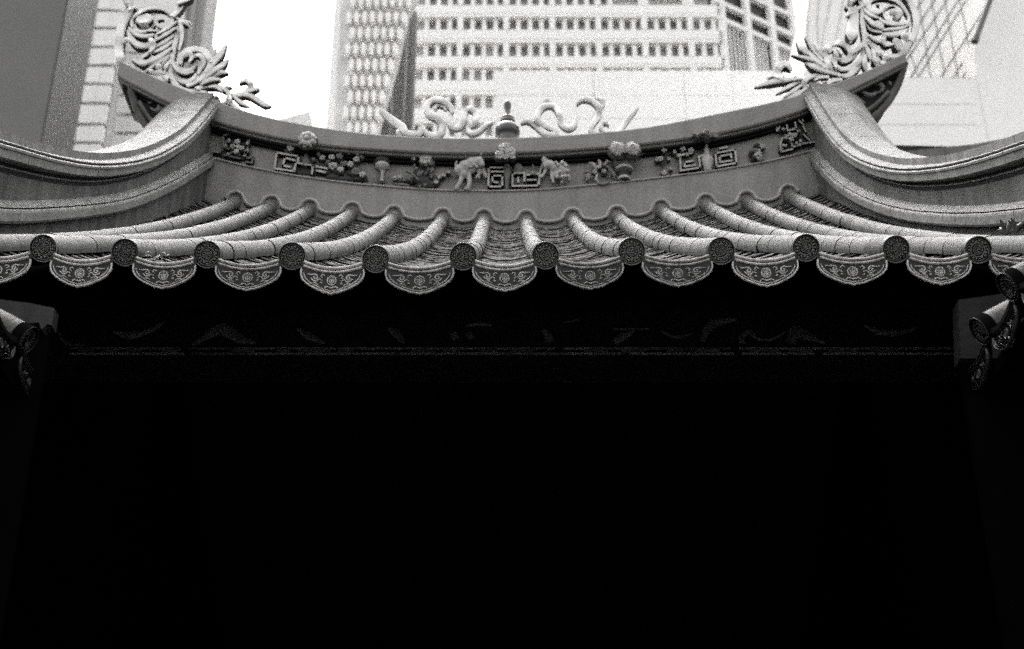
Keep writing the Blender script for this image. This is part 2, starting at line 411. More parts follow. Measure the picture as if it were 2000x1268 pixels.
# painted beam below the eave
YB = 4.8
zb0, zb1, zb2 = hitY(1000, 691, YB).z, hitY(1000, 681, YB).z, hitY(1000, 585, YB).z
xl, xr = hitY(135, 690, YB).x, hitY(1872, 690, YB).x
g = G(); g.box(-2.3, 2.3, YB+.012, YB+.25, zb0-.004, zb2+.06); beam = g.obj('painted_beam', M_paint, hall)
x = xl
while x < xr:
    x2 = min(x+random.uniform(.15, .5), xr); g = G(); g.box(x, x2, YB-.004, YB+.010, zb0, zb0+.003); g.obj('gilt_line', M_gilt if random.random() < .6 else M_cloud, beam); x = x2+random.choice((.004, .004, .03))
x = xl
while x < xr:
    x2 = min(x+random.uniform(.15, .5), xr); g = G(); g.box(x, x2, YB-.004, YB+.010, zb1, zb1+.003); g.obj('gilt_line', M_gilt if random.random() < .6 else M_cloud, beam); x = x2+random.choice((.004, .004, .03))
x = xl+.03; k = 0
while x < xr-.12:
    wd = random.choice((.05, .09, .06, .12))
    if k % 5 != 4:
        g = G(); g.box(x, x+wd, YB-.003, YB+.010, zb0+.0065, zb1-.0025); g.obj('gilt_fret', M_cloud, beam)
    x += wd+random.choice((.03, .05, .08)); k += 1
def B(u, v): return hitY(u, v, YB)
swirls = [([(220,645),(250,652),(285,645),(320,628)], [.004, .02, .015, .003]), ([(375,672),(410,650),(435,640),(470,660),(500,668)], [.004, .02, .03, .02, .004]),
  ([(580,640),(605,655),(635,668)], [.004, .02, .006]), ([(760,640),(775,650),(790,668)], [.01, .02, .008]), ([(880,655),(892,650)], [.02, .02]), ([(912,655),(922,650)], [.02, .02]),
  ([(910,634),(940,630),(960,634)], [.004, .01, .004]), ([(1060,640),(1072,655),(1070,668)], [.008, .018, .01]), ([(1200,668),(1215,655),(1238,645)], [.012, .022, .006]),
  ([(1195,640),(1240,641),(1270,640)], [.003, .004, .003]), ([(1290,645),(1320,656),(1352,650)], [.003, .007, .003]), ([(1372,665),(1382,640),(1405,625),(1440,622)], [.008, .02, .02, .004]),
  ([(1450,668),(1450,655),(1465,645),(1480,660),(1510,660),(1535,645)], [.012, .014, .012, .006, .006, .004]), ([(1545,668),(1555,645),(1575,652),(1612,668)], [.02, .03, .024, .004]),
  ([(1690,634),(1720,646),(1760,646),(1790,638)], [.004, .015, .015, .004]), ([(1706,655),(1718,646)], [.004, .004]), ([(1738,654),(1756,652)], [.005, .004]),
  ([(110,640),(130,668),(165,672)], [.004, .01, .004]), ([(1100,628),(1130,622)], [.004, .004])]
for pts, ws in swirls:
    g = G(); g.stroke([B(*p)+Vector((0, .010, 0)) for p in pts], ws, .007, m=8); g.obj('painted_cloud', M_cloud, beam)

# ------------------------------------------------------------------ the main ridge
top_tab = smooth_table([(233,119),(250,130),(315,158),(400,190),(473,217),(536,233),(596,244),(660,254),(720,262),(828,269),(900,271),(985,270),(1071,267),(1179,259),(1260,250),(1330,237),(1400,222),(1526,197),(1621,168),(1715,131),(1768,104)], 70, 5)
bot_tab = smooth_table([(233,150),(252,160),(284,178),(331,202),(394,230),(473,253),(536,268),(596,279),(650,286),(720,291),(855,299),(963,299),(1071,296),(1179,288),(1260,281),(1400,262),(1495,240),(1605,203),(1668,173),(1768,122)], 70, 5)
fr_tab = smooth_table([(380,299),(411,307),(488,326),(581,344),(690,358),(845,371),(985,373),(1076,369),(1204,356),(1300,345),(1396,333),(1492,317),(1594,292),(1620,284)], 60, 3)
YC = YR-.10
def world_tab(tab, Y):
    return [(p.x, p.z) for p in (hitY(u, v, Y) for u, v in tab)]
TOPW, BOTW = world_tab(top_tab, YC), world_tab(bot_tab, YC)
FRW = world_tab(fr_tab, YR-.03)
xa, xb = TOPW[0][0], TOPW[-1][0]
NS = 96
g = G(); rows = []
for i in range(NS+1):
    x = xa+(xb-xa)*i/NS; zt_, zb_ = interp(TOPW, x), interp(BOTW, x)
    h = zt_-zb_
    sec = [(YR+.40, zt_-.03), (YR+.35, zt_+.01), (YC+.03, zt_+.012), (YC+.006, zt_+.004), (YC, zt_-.006), (YC+.002, zb_+h*.04+.004), (YC+.010, zb_),
           (YC+.030, zb_), (YC+.030, zb_-.012), (YC+.036, zb_-.016), (YR+.02, zb_-.016), (YR+.40, zb_-.016)]
    rows.append([Vector((x, y, z)) for y, z in sec])
g.sweep(rows, closed=True); g.obj('ridge_coping', M_coping, hall)
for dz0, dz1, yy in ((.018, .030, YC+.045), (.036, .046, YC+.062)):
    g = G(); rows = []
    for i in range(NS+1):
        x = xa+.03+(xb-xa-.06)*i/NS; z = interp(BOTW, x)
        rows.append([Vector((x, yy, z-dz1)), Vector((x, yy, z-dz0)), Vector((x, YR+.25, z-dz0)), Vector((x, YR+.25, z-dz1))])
    g.sweep(rows, closed=True); g.obj('coping_shade_band', M_band, hall)  # black strip added as the shade below the coping
# ridge wall: frieze, then a slightly prouder plain band down to the tiles
xw0, xw1 = hitY(392, 300, YR).x, hitY(1606, 290, YR).x
def wall_slab(name, zlo, zhi, y0, y1, m, x0=xw0, x1=xw1, n=64):
    g = G(); rows = []
    for i in range(n+1):
        x = x0+(x1-x0)*i/n; a, b = zlo(x), zhi(x)
        rows.append([Vector((x, y0, a)), Vector((x, y0, b)), Vector((x, y1, b)), Vector((x, y1, a))])
    g.sweep(rows, closed=True); return g.obj(name, m, hall)
rowz = [(r.x, r.z) for r in rowsR]
wall_slab('ridge_frieze', lambda x: interp(FRW, x)-.02, lambda x: interp(BOTW, x)-.046, YR, YR+.3, M_plaster)
wall_slab('ridge_plaster_band', lambda x: interp(rowz, x)-.16, lambda x: interp(FRW, x), YR-.03, YR+.28, M_plaster)
g = G(); g.stroke([Vector((xw0+(xw1-xw0)*i/40, YR-.033, interp(FRW, xw0+(xw1-xw0)*i/40)-.006)) for i in range(41)], [.007, .007], .010, m=6, sub=1); g.obj('frieze_bead', M_wave, hall)
# wavy bead where the plaster meets the tiles
pts = []
for i in range(1, len(rowsR)-1):
    r = rowsR[i]
    if i > 1:
        q = rowsR[i-1]; mid = (q+r)/2
        pts += [Vector((q.x+.078, 0, q.z*.75+r.z*.25-.018)), Vector((mid.x, 0, mid.z-.034)), Vector((r.x-.078, 0, q.z*.25+r.z*.75-.018))]
    for a in (170, 130, 90, 50, 10):
        pts.append(Vector((r.x+.062*math.cos(math.radians(a)), 0, r.z+.062*math.sin(math.radians(a)))))
for p in pts: p.y = YR-.036
g = G(); g.stroke(pts, [.013, .013], .022, m=8, sub=3); g.obj('wave_moulding', M_wave, hall)

# bracket panels under the two flying ridge ends, with carved clouds
def bracket(outline, inner, swirl, rim):
    g = G(); P = [hitY(u, v, YR-.02) for u, v in outline]; g.prism([(p.x, p.z) for p in P], YR-.02, YR+.30)
    b = g.obj('ridge_end_bracket', M_shade, hall)
    for pts_, w_ in swirl:
        g = G(); g.stroke([hitY(u, v, YR-.025) for u, v in pts_], [w_*.5, w_, w_*.4], .03, m=8); g.obj('carved_cloud', M_relm, b)
    g = G(); g.stroke([hitY(u, v, YR-.04) for u, v in rim], [.022, .028, .022], .03, m=8); g.obj('bracket_rim', M_vwall, b)
    g = G(); g.stroke([hitY(u, v, YR-.07) for u, v in inner], [.014, .014], .02, m=8); g.obj('bracket_bead', M_vwall, b)
bracket([(256,160),(268,205),(284,237),(298,262),(345,262),(400,235),(394,222),(331,195),(284,170)], [(272,200),(292,232),(312,246)],
        [([(268,180),(285,190),(300,190)], .02), ([(290,203),(306,200),(312,210),(303,218),(294,212)], .018), ([(305,220),(322,212),(328,225),(316,232)], .018), ([(330,215),(345,220)], .014)],
        [(252,160),(264,205),(280,237),(294,262)])
bracket([(1764,123),(1750,164),(1731,195),(1712,216),(1684,238),(1650,250),(1600,230),(1605,196),(1668,165)], [(1735,180),(1710,205),(1680,225)],
        [([(1680,180),(1700,188),(1712,182)], .02), ([(1700,170),(1718,166),(1724,176),(1712,184)], .018), ([(1720,160),(1735,150)], .016), ([(1668,192),(1680,198),(1690,204)], .016), ([(1735,160),(1742,168)], .012)],
        [(1768,124),(1754,166),(1735,198),(1716,220),(1684,241)])

# ------------------------------------------------------------------ verge ridges running down both sides of the roof
def verge(sgn, A_px, B_px):
    XA = 2.05*sgn; XB = 2.0*sgn; inw = -sgn
    def path(px, X, ext0, ext1):
        P = [hitX(u, v, X) for u, v in px]; P.sort(key=lambda p: p.y)
        tab = [(p.y, p.z) for p in P]
        sl = (tab[1][1]-tab[0][1])/(tab[1][0]-tab[0][0])
        tab = [(tab[0][0]-1.0, tab[0][1]-.50), (tab[0][0]-.5, tab[0][1]-.27)]+tab
        sl = (tab[-1][1]-tab[-2][1])/(tab[-1][0]-tab[-2][0])
        if tab[-1][0] < ext1: tab.append((ext1, tab[-1][1]+sl*(ext1-tab[-1][0])))
        return smooth_table(tab, 80, 14)
    TA = path(A_px, XA, 3.9, 7.96); TB = path(B_px, XB, 3.9, 7.96)
    secA = [(-.34,-.24),(-.33,-.12),(-.24,-.03),(-.19,0),(0,0),(0,-.042),(.004,-.045),(.046,-.058),(.050,-.063),(.046,-.069),(.036,-.072),(.040,-.076),(.054,-.078),(.061,-.085),(.060,-.096),(.054,-.099),(.054,-.138),(.046,-.144),
            (.006,-.148),(.002,-.158),(.008,-.163),(.014,-.166),(.014,-.171),(.004,-.175),(-.006,-.180),(-.006,-.190),(.006,-.196),(.006,-.205),(-.05,-.205)]
    secB = [(-.10,.045),(-.038,.045),(-.030,.040),(-.012,.016),(-.004,.009),(-.016,.004),(-.014,.000),(.004,.001),(.010,-.006),(.012,-.016),(.012,-.055),(.006,-.066),(-.02,-.068),(-.10,-.068)]
    y0, y1 = 4.0, 7.95
    cuts = [4.0, 4.9, 5.75, 6.55, 7.3, 7.62, 7.95] if sgn < 0 else [4.0, 4.8, 5.6, 6.35, 7.2, 7.55, 7.95]
    for a, b in zip(cuts, cuts[1:]):
        for nm, T, X, sec in (('verge_coping', TA, XA, secA), ('verge_roll', TB, XB, secB)):
            g = G(); rows = []
            for i in range(15):
                y = a+.003+(b-a-.006)*i/14; z = interp(T, y)+ (random.uniform(-.001, .001) if 0 < i < 14 else 0)
                rows.append([Vector((X+inw*dx, y, z+dz)) for dx, dz in sec])
            g.sweep(rows, closed=True); g.obj(nm, M_stone, hall)
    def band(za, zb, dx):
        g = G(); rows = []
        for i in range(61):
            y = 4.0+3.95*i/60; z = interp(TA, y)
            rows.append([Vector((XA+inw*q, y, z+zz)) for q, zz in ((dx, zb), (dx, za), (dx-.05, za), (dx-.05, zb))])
        g.sweep(rows, closed=True); g.obj('cove_shade_band', M_band, hall)  # black strip added as the shade in the cove
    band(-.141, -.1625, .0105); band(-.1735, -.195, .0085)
    def strip(name, top, bottom, X, th, m):
        g = G(); rows = []
        for i in range(61):
            y = y0+(y1-y0)*i/60; a, b = bottom(y), max(top(y), bottom(y)+.001)
            rows.append([Vector((X, y, a)), Vector((X, y, b)), Vector((X-inw*th, y, b)), Vector((X-inw*th, y, a))])
        g.sweep(rows, closed=True); g.obj(name, m, hall)
    strip('verge_wall', lambda y: interp(TA, y)-.10, lambda y: interp(TB, y)-.03, XA+inw*.008, .2, M_vwall)
    E, R = (rowsE[1], rowsR[1]) if sgn < 0 else (rowsE[-2], rowsR[-2])
    def roofz(y): return row_pt(E, R, min(max((y-E.y)/(R.y-E.y), 0), 1)).z
    strip('verge_plinth', lambda y: interp(TB, y)-.05, lambda y: roofz(y)-.12, XA+inw*.02, .25, M_vwall)
    return TA, TB
A_L = [(9,257),(66,275),(110,287),(141,295),(199,300),(254,295),(298,283),(331,266),(362,247),(380,226)]
B_L = [(2,410),(66,410),(132,406),(199,400),(254,390),(309,370),(353,348),(384,329)]
A_R = [(1608.7,209),(1628.6,242),(1657,273),(1690,293),(1734.5,306),(1767.6,310.4),(1790,310),(1845,304),(1889,294),(1933,280.6),(1977,266),(1999,256)]
B_R = [(1604,326),(1624,350),(1657,372),(1690,389),(1734,404),(1779,413),(1845,418.5),(1911,418.5),(1999,410)]
TAL, TBL = verge(-1, A_L, B_L)
TAR, TBR = verge(1, A_R, B_R)

# ------------------------------------------------------------------ frieze reliefs (parts of the hall, each with its own pieces)
D = Vector((0, -1, 0))
def F(u, v, out=.0): return hitY(u, v, YR-out)
PXM = 9.4/FPX                              # metres per photo pixel at the ridge
def fret(name, segs, w=2.6, m=M_rel, parent=None, label=None):
    par = parent
    for s_ in segs:
        g = G()
        for a, b in zip(s_, s_[1:]):
            pa, pb = F(*a, .0), F(*b, .0); t = (pb-pa).normalized(); sd_ = t.cross(D).normalized()*(w*PXM*.72); e = t*(w*PXM*.72)
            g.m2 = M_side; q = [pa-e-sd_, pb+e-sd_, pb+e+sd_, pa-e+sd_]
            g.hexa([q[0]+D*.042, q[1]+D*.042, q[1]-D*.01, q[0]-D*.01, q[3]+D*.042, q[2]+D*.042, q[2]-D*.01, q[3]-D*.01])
        g.mi = [1, 1, 0, 1, 1, 1]*(len(g.mi)//6)  # every face but the front takes the painted shade
        if par is None:
            par = g.obj(name, m, hall)
            if label: par['label'] = label
        else: g.obj('fret_bar', m, par)
    return par
def flower(par, u, v, r, n=7, out=.05, m=M_rel, name='flower'):
    g = G(); c = F(u, v, out); R = r*PXM; g.m2 = M_reld
    g.ball(c+Vector((0, .022, -R*.15)), (R*1.25, .016, R*1.25), 9, 5); g.mi = [1]*len(g.mi)      # dark disc painted as the shade behind the petals
    a0 = random.random()*6
    if name == 'chrysanthemum':
        for lay, (rr, kk) in enumerate(((1.0, n+5), (.72, n+2), (.45, n))):
            for j in range(kk):
                a = a0+lay*.4+2*PI*j/kk; e = Vector((math.cos(a), 0, math.sin(a)))
                q = R*rr*random.uniform(.85, 1.08)
                g.stroke([c+e*R*.1+D*(.006*lay), c+e*q*.6+D*(.014+.008*lay), c+e*q+D*(.002+.008*lay)], [R*.10, R*.20, R*.09], R*.12, m=6, sub=2)
        g.ball(c+D*.022, R*.22, 7, 5)
        return g.obj(name, m, par)
    for j in range(n):
        a = a0+2*PI*j/n; p = c+Vector((math.cos(a)*R*.62, random.uniform(-.006, .004), math.sin(a)*R*.62))
        g.ball(p, (R*.42, R*.3, R*.42), 7, 5)
    g.ball(c+D*R*.2, R*.35, 7, 5)
    if r > 11:
        for j in range(n+2):
            a = a0+.3+2*PI*j/(n+2); g.ball(c+Vector((math.cos(a)*R*.9, .008, math.sin(a)*R*.9)), (R*.25, R*.2, R*.25), 6, 4)
    return g.obj(name, m, par)
def leafy(par, pts, w, m=M_relm, out=.03, name='leaf'):
    g = G(); n = len(pts); ws = [w*PXM*.35]+[w*PXM]*max(1, n-2)+[w*PXM*.2]
    g.stroke([F(u, v, out) for u, v in pts], ws, .018, m=8, sub=3, crease=.5); return g.obj(name, m, par)
def pot(u, v0, v1, prof, m, label=None, par=None, name='vase', out=.02):
    a, b = F(u, v1, out), F(u, v0, out); H = b.z-a.z
    g = G(); g.lathe(a, [(r*PXM, h*H) for r, h in prof], 16)
    o = g.obj(name, m, par or hall)
    if label: o['label'] = label
    return o
def back(par, pts, m=M_reld, out=-.006, d=.02, name='painted_shade_plate'):  # dark plate added as the shade around a relief
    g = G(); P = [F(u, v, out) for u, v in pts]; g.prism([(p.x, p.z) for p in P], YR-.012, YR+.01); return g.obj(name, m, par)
# left corner panel
p = fret('corner_panel', [[(437,259),(431,249)],[(431,259),(441,259),(446,263)],[(505,261),(511,270),(514,262)],[(452,268),(490,272)],[(490,272),(484,302)],[(484,302),(440,296)],[(440,296),(437,272)],[(437,272),(452,268)],
        [(418,303),(432,305),(432,298)],[(440,310),(470,316)],[(485,316),(496,314),(494,325),(484,323)],[(459,262),(473,264),(473,268)],[(452,306),(462,300),(470,310)]], 2.2, M_relm, label='flower panel at the left end of the frieze')
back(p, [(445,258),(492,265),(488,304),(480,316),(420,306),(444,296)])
for u, v, r in ((463,277,6.5),(454,286,6),(471,289,6),(461,296,6.5),(464,287,5),(483,280,4),(447,275,4),(484,294,4),(440,285,3.5),(478,304,3.5),(445,301,3.5)): flower(p, u, v, r, 5, .055)
# fret with vase
p = fret('key_fret', [[(542,305),(585,312)],[(542,305),(538,336)],[(538,336),(576,341)],[(576,341),(579,327)],[(577,320),(558,315)],[(558,315),(554,330)],[(554,330),(568,333)],[(585,312),(583,325)],[(583,325),(612,330)],[(612,330),(611,346)],[(620,332),(640,336)],[(620,340),(636,343)]], 2.8, label='key fret beside a bud vase')
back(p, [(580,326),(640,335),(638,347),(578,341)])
b = pot(597, 293, 327, [(3,0),(8,.12),(9,.3),(4,.48),(5,.6),(3,.75),(5,1)], M_relm, par=p)
flower(p, 600, 272, 17, 7, .135, name='blossom'); flower(p, 568, 289, 8, 5, .05); flower(p, 560, 293, 5, 4, .03, M_relm); leafy(p, [(568,300),(566,292),(572,284)], 5)
leafy(p, [(600,285),(612,290),(622,298)], 4, M_reld)
# rock with flowers
g = G()
for u, v, a, c in ((650,348,16,9),(675,352,22,8),(700,352,14,6),(660,338,14,8),(688,342,12,7),(640,340,8,6)): g.ball(F(u, v, .015), (a*PXM, .03, c*PXM), 9, 6)
p = g.obj('rockery', M_reld, hall, label='dark rock with small flowers')
for u, v, r, m_ in ((612,311,4,M_relm),(629,308,6,M_rel),(648,307,7,M_rel),(663,305,7,M_relm),(650,324,9,M_rel),(665,331,7,M_rel),(672,320,7,M_relm),(684,321,7,M_rel),(696,311,7,M_rel),(683,299,5,M_relm),(697,299,6,M_rel),(707,306,5,M_relm),(695,335,9,M_relm),(708,341,7,M_rel),(641,318,5,M_relm),(622,301,4,M_relm)): flower(p, u, v, r, 6, .05, m_)
for pts_ in ([(645,345),(660,330),(672,318)],[(670,350),(690,330),(703,318)],[(640,340),(630,325),(622,310)],[(685,352),(705,350),(720,355)],[(660,300),(672,296),(684,300)]): leafy(p, pts_, 4, M_reld, .02, 'twig')
# offering table
p = pot(746, 314, 322, [(14,0),(17,.3),(15,1)], M_reld, 'small offering stand with a dish', name='offering_stand')
pot(746, 322, 334, [(4,0),(8,.2),(15,.55),(14,1),(10,1.05)], M_rel, par=p, name='dish'); pot(746, 333, 356, [(7,0),(4,.15),(3.2,.5),(4,1)], M_rel, par=p, name='stem')
for u in (735, 758): leafy(p, [(u, 336), (u-3, 348), (u, 357)], 3, M_relm, .03, 'leg')
flower(p, 746, 309, 5, 5, .03, M_relm)
# bush with peony
g = G()
for u, v, a, c in ((825,352,22,14),(822,338,16,12),(830,365,26,7),(800,355,16,7),(845,360,16,8)): g.ball(F(u, v, .012), (a*PXM, .025, c*PXM), 9, 6)
p = g.obj('peony_bush', M_reld, hall, label='dark leafy bush with one peony')
flower(p, 831, 311, 12, 7, .06); flower(p, 808, 309, 6, 4, .05, M_rel); flower(p, 843, 318, 6, 5, .05, M_relm)
for k in range(34):
    u, v = random.uniform(800, 850), random.uniform(322, 368); dx = (u-825)*.5+random.uniform(-6, 6)
    leafy(p, [(u, v), (u+dx*.5, v-4), (u+dx, v-random.uniform(1, 9))], random.uniform(2, 3.4), random.choice((M_relm, M_reld, M_relm)), random.uniform(.03, .05))
for pts_ in ([(765,353),(780,352),(800,354)],[(770,360),(785,361),(800,362)],[(848,360),(860,348),(876,336)]): leafy(p, pts_, 3, M_relm, .03, 'twig')
for u, v in ((858,346),(866,342),(876,336),(852,356),(772,348),(782,346)): flower(p, u, v, 4.5, 5, .045, M_rel)
# two beasts
def beast(name, label, balls, legs, extra):
    g = G()
    for u, v, a, c, o_ in balls: g.ball(F(u, v, o_), (a*PXM*1.12, min(a, c)*PXM, c*PXM*1.12), 10, 7)
    for pts_, w_ in legs: g.stroke([F(u, v, .045) for u, v in pts_], [w_*PXM, w_*PXM*.8, w_*PXM*.7], w_*PXM, m=8, sub=3)
    o = g.obj(name, M_rel, hall, label=label)
    r = o.modifiers.new('r', 'REMESH'); r.mode = 'VOXEL'; r.voxel_size = .006; r.use_smooth_shade = True
    for u, v, r_ in extra:
        g = G(); g.ball(F(u, v, .085), r_*PXM, 6, 5); g.obj('mane_curl', M_rel, o)
    return o
beast('lion_relief', 'pale lion turning its head towards the central vase',
      [(900,333,13,12,.045),(910,326,14,13,.05),(922,320,13,12,.055),(934,317,11,10,.07),(941,321,6,6,.08),(938,308,3.5,4,.07),(928,309,3,4,.07),(905,340,10,10,.045),(921,331,8,9,.05)],
      [([(903,342),(899,356),(892,367)],6),([(915,340),(917,355),(914,368)],6),([(932,325),(936,338),(931,348)],5),([(940,325),(946,338),(950,348)],5),([(895,330),(890,322),(893,315)],3.5),([(888,369),(896,368)],4.5),([(906,369),(918,370)],4),([(928,347),(938,348)],3.5)],
      [(930,311,3),(925,314,3),(935,308,3),(927,322,3.5),(931,326,3.5),(943,316,2.5),(920,326,3),(940,300,3.5)])
beast('lion_relief', 'pale lion with its tail up, right of the central vase',
      [(1066,320,7,10,.06),(1074,322,9,9,.06),(1083,328,10,10,.05),(1094,330,11,10,.05),(1103,334,9,9,.055),(1063,312,5,6,.07),(1100,322,7,6,.06),(1092,342,10,8,.05)],
      [([(1068,328),(1062,340),(1056,348)],4.2),([(1078,332),(1078,346),(1082,358)],4.5),([(1098,342),(1100,352),(1096,360)],4.2),([(1104,340),(1112,346),(1110,354)],4),([(1060,312),(1056,306),(1058,302)],2.5),([(1070,312),(1074,306),(1078,306)],3)],
      [(1090,322,4),(1098,318,4.5),(1106,324,4.5),(1110,334,4),(1094,336,4),(1104,344,4),(1086,318,4),(1098,346,4.5),(1088,346,4),(1110,344,3.5)])
# central vase on frets
p = pot(990, 312, 372, [(6,0),(4,.05),(5,.3),(9,.55),(8,.72),(4,.85),(5,1)], M_relm, 'central vase with three blossoms above it')
for u, v, r in ((983,289,10),(976,303,10),(997,297,11),(990,285,7),(1001,306,6),(988,306,7)): flower(p, u, v, r, 8, .135, name='blossom')
fret('key_fret', [[(955,334),(982,334)],[(955,334),(954,371)],[(954,371),(981,371)],[(981,371),(981,350)],[(981,350),(962,350)],[(962,350),(962,362)],[(962,362),(972,363)],[(960,342),(984,342)]], 2.5, parent=p)
fret('key_fret', [[(1001,370),(1052,369)],[(1052,369),(1054,345)],[(1001,370),(1001,346)],[(1001,346),(1024,344)],[(1024,344),(1024,360)],[(1012,354),(1012,362)],[(1030,358),(1046,358)],[(1030,348),(1050,346)],[(1054,345),(1058,330)]], 2.5, parent=p)
pot(1012, 318, 342, [(6,0),(10,.3),(10,.6),(5,.85),(3,1)], M_relm, par=p, name='censer'); pot(1041, 310, 345, [(9,0),(9,.2),(2,.25),(1.5,1)], M_relm, par=p, name='candle')
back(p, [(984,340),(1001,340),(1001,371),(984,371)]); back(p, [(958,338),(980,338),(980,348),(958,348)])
# scrolling leaves
p = leafy(hall, [(1150,345),(1165,330),(1180,322),(1192,332),(1190,348)], 4, M_relm, .03, 'scrolling_vine'); p['label'] = 'vine scroll left of the chrysanthemum pot'
for pts_, m_ in (([(1165,332),(1160,322),(1150,318)],M_rel),([(1172,328),(1172,318),(1168,312)],M_rel),([(1180,324),(1186,316),(1194,318)],M_rel),([(1155,340),(1145,336),(1138,340)],M_relm),([(1158,345),(1148,350),(1142,356)],M_relm),([(1168,340),(1164,350),(1170,358)],M_rel),([(1190,330),(1198,338),(1200,350)],M_relm),([(1165,358),(1180,360),(1196,352)],M_relm)): leafy(p, pts_, 3.6, m_, .04)
for u, v in ((1170,326),(1180,335),(1148,343),(1162,336)): flower(p, u, v, 5, 5, .045)
# chrysanthemum pot
p = pot(1219, 308, 320, [(20,0),(25,.6),(24,1)], M_reld, 'flower pot holding two large white chrysanthemums', name='flower_pot')
pot(1219, 318, 338, [(15,0),(20,.5),(22,1)], M_relm, par=p, name='pot_body'); pot(1219, 329, 334, [(17,0),(18,.5),(17,1)], M_rel, par=p, name='pot_band', out=.03); pot(1219, 337, 356, [(13,0),(13,.3),(9,.5),(14,1)], M_reld, par=p, name='pot_foot'); pot(1219, 346, 352, [(12,0),(13,.5),(10,1)], M_rel, par=p, name='pot_band', out=.03)
for u, v, r in ((1206,291,17),(1235,291,16)): flower(p, u, v, r, 12, .13, name='chrysanthemum')
for pts_ in ([(1200,300),(1190,304),(1184,302)],[(1242,300),(1252,302),(1258,298)],[(1220,300),(1220,306),(1216,310)]): leafy(p, pts_, 5, M_reld)
# plum branch, frets and bottle
p = leafy(hall, [(1296,340),(1294,322),(1300,306),(1318,296),(1345,292)], 2.5, M_reld, .02, 'plum_branch'); p['label'] = 'plum branch with small blossoms'
for u, v, r in ((1297,293,6),(1334,291,6),(1350,294,6),(1318,297,4),(1290,310,6),(1283,312,4),(1297,337,6),(1306,310,4),(1326,304,5),(1342,302,4),(1310,330,4)): flower(p, u, v, r, 5, .045)
p = fret('key_fret', [[(1327,311),(1328,340)],[(1328,340),(1366,334)],[(1366,334),(1364,313)],[(1364,313),(1372,310)],[(1336,332),(1356,329)],[(1336,332),(1336,324)],[(1336,324),(1352,321)],[(1330,309),(1350,306)],[(1396,306),(1434,299)],[(1434,299),(1437,325)],[(1437,325),(1398,332)],[(1398,332),(1396,306)],[(1405,324),(1428,320)],[(1405,324),(1404,312)],[(1404,312),(1426,308)],[(1426,308),(1427,314)],[(1405,297),(1418,294)]], 2.6, label='pair of key frets flanking a bottle vase')
pot(1383, 279, 334, [(6,0),(10,.2),(12,.42),(6,.55),(5,.7),(3,1)], M_rel, par=p, name='bottle_vase', out=.03)
for u, v, r in ((1372,264,7),(1381,259,7),(1390,263,7),(1382,268,7),(1362,267,5),(1398,266,5),(1356,264,4)): flower(p, u, v, r, 6, .135, random.choice((M_relm, M_reld, M_rel)), name='blossom')
for pts_ in ([(1366,268),(1356,266),(1349,264)],[(1394,268),(1402,264),(1410,262)]): leafy(p, pts_, 4, M_reld, .06)
# fruit spray
p = leafy(hall, [(1473,310),(1478,300),(1484,292)], 8, M_rel, .03, 'peach_spray'); p['label'] = 'peach with leaves near the right end of the frieze'
for u, v, r, m_ in ((1481,303,8,M_rel),(1477,294,6,M_relm),(1489,286,6,M_rel),(1479,284,6,M_reld),(1469,298,6,M_reld),(1485,311,6,M_relm),(1472,308,5,M_reld)): flower(p, u, v, r, 5, .045, m_)
# right corner panel
p = fret('corner_panel', [[(1533,240),(1549,236)],[(1549,236),(1553,258)],[(1553,258),(1536,262)],[(1536,262),(1533,240)],[(1541,272),(1556,268)],[(1541,272),(1546,294)],[(1546,294),(1560,290)],[(1496,251),(1514,252),(1516,262)],[(1518,260),(1524,248)],[(1564,232),(1566,244)],[(1574,230),(1564,236)],[(1566,252),(1572,264)],[(1526,276),(1522,290),(1524,302)],[(1524,303),(1546,298)],[(1568,270),(1580,282)],[(1560,288),(1592,284)],[(1556,240),(1566,250)],[(1522,300),(1534,290)]], 2.3, label='flower panel at the right end of the frieze')
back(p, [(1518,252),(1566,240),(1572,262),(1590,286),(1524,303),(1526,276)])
for u, v, r in ((1543,262,5),(1536,268,5.5),(1552,264,5.5),(1546,272,5.5),(1560,256,3.5),(1530,252,3.5),(1564,275,3.5),(1530,284,3.5),(1556,280,3)): flower(p, u, v, r, 5, .055)

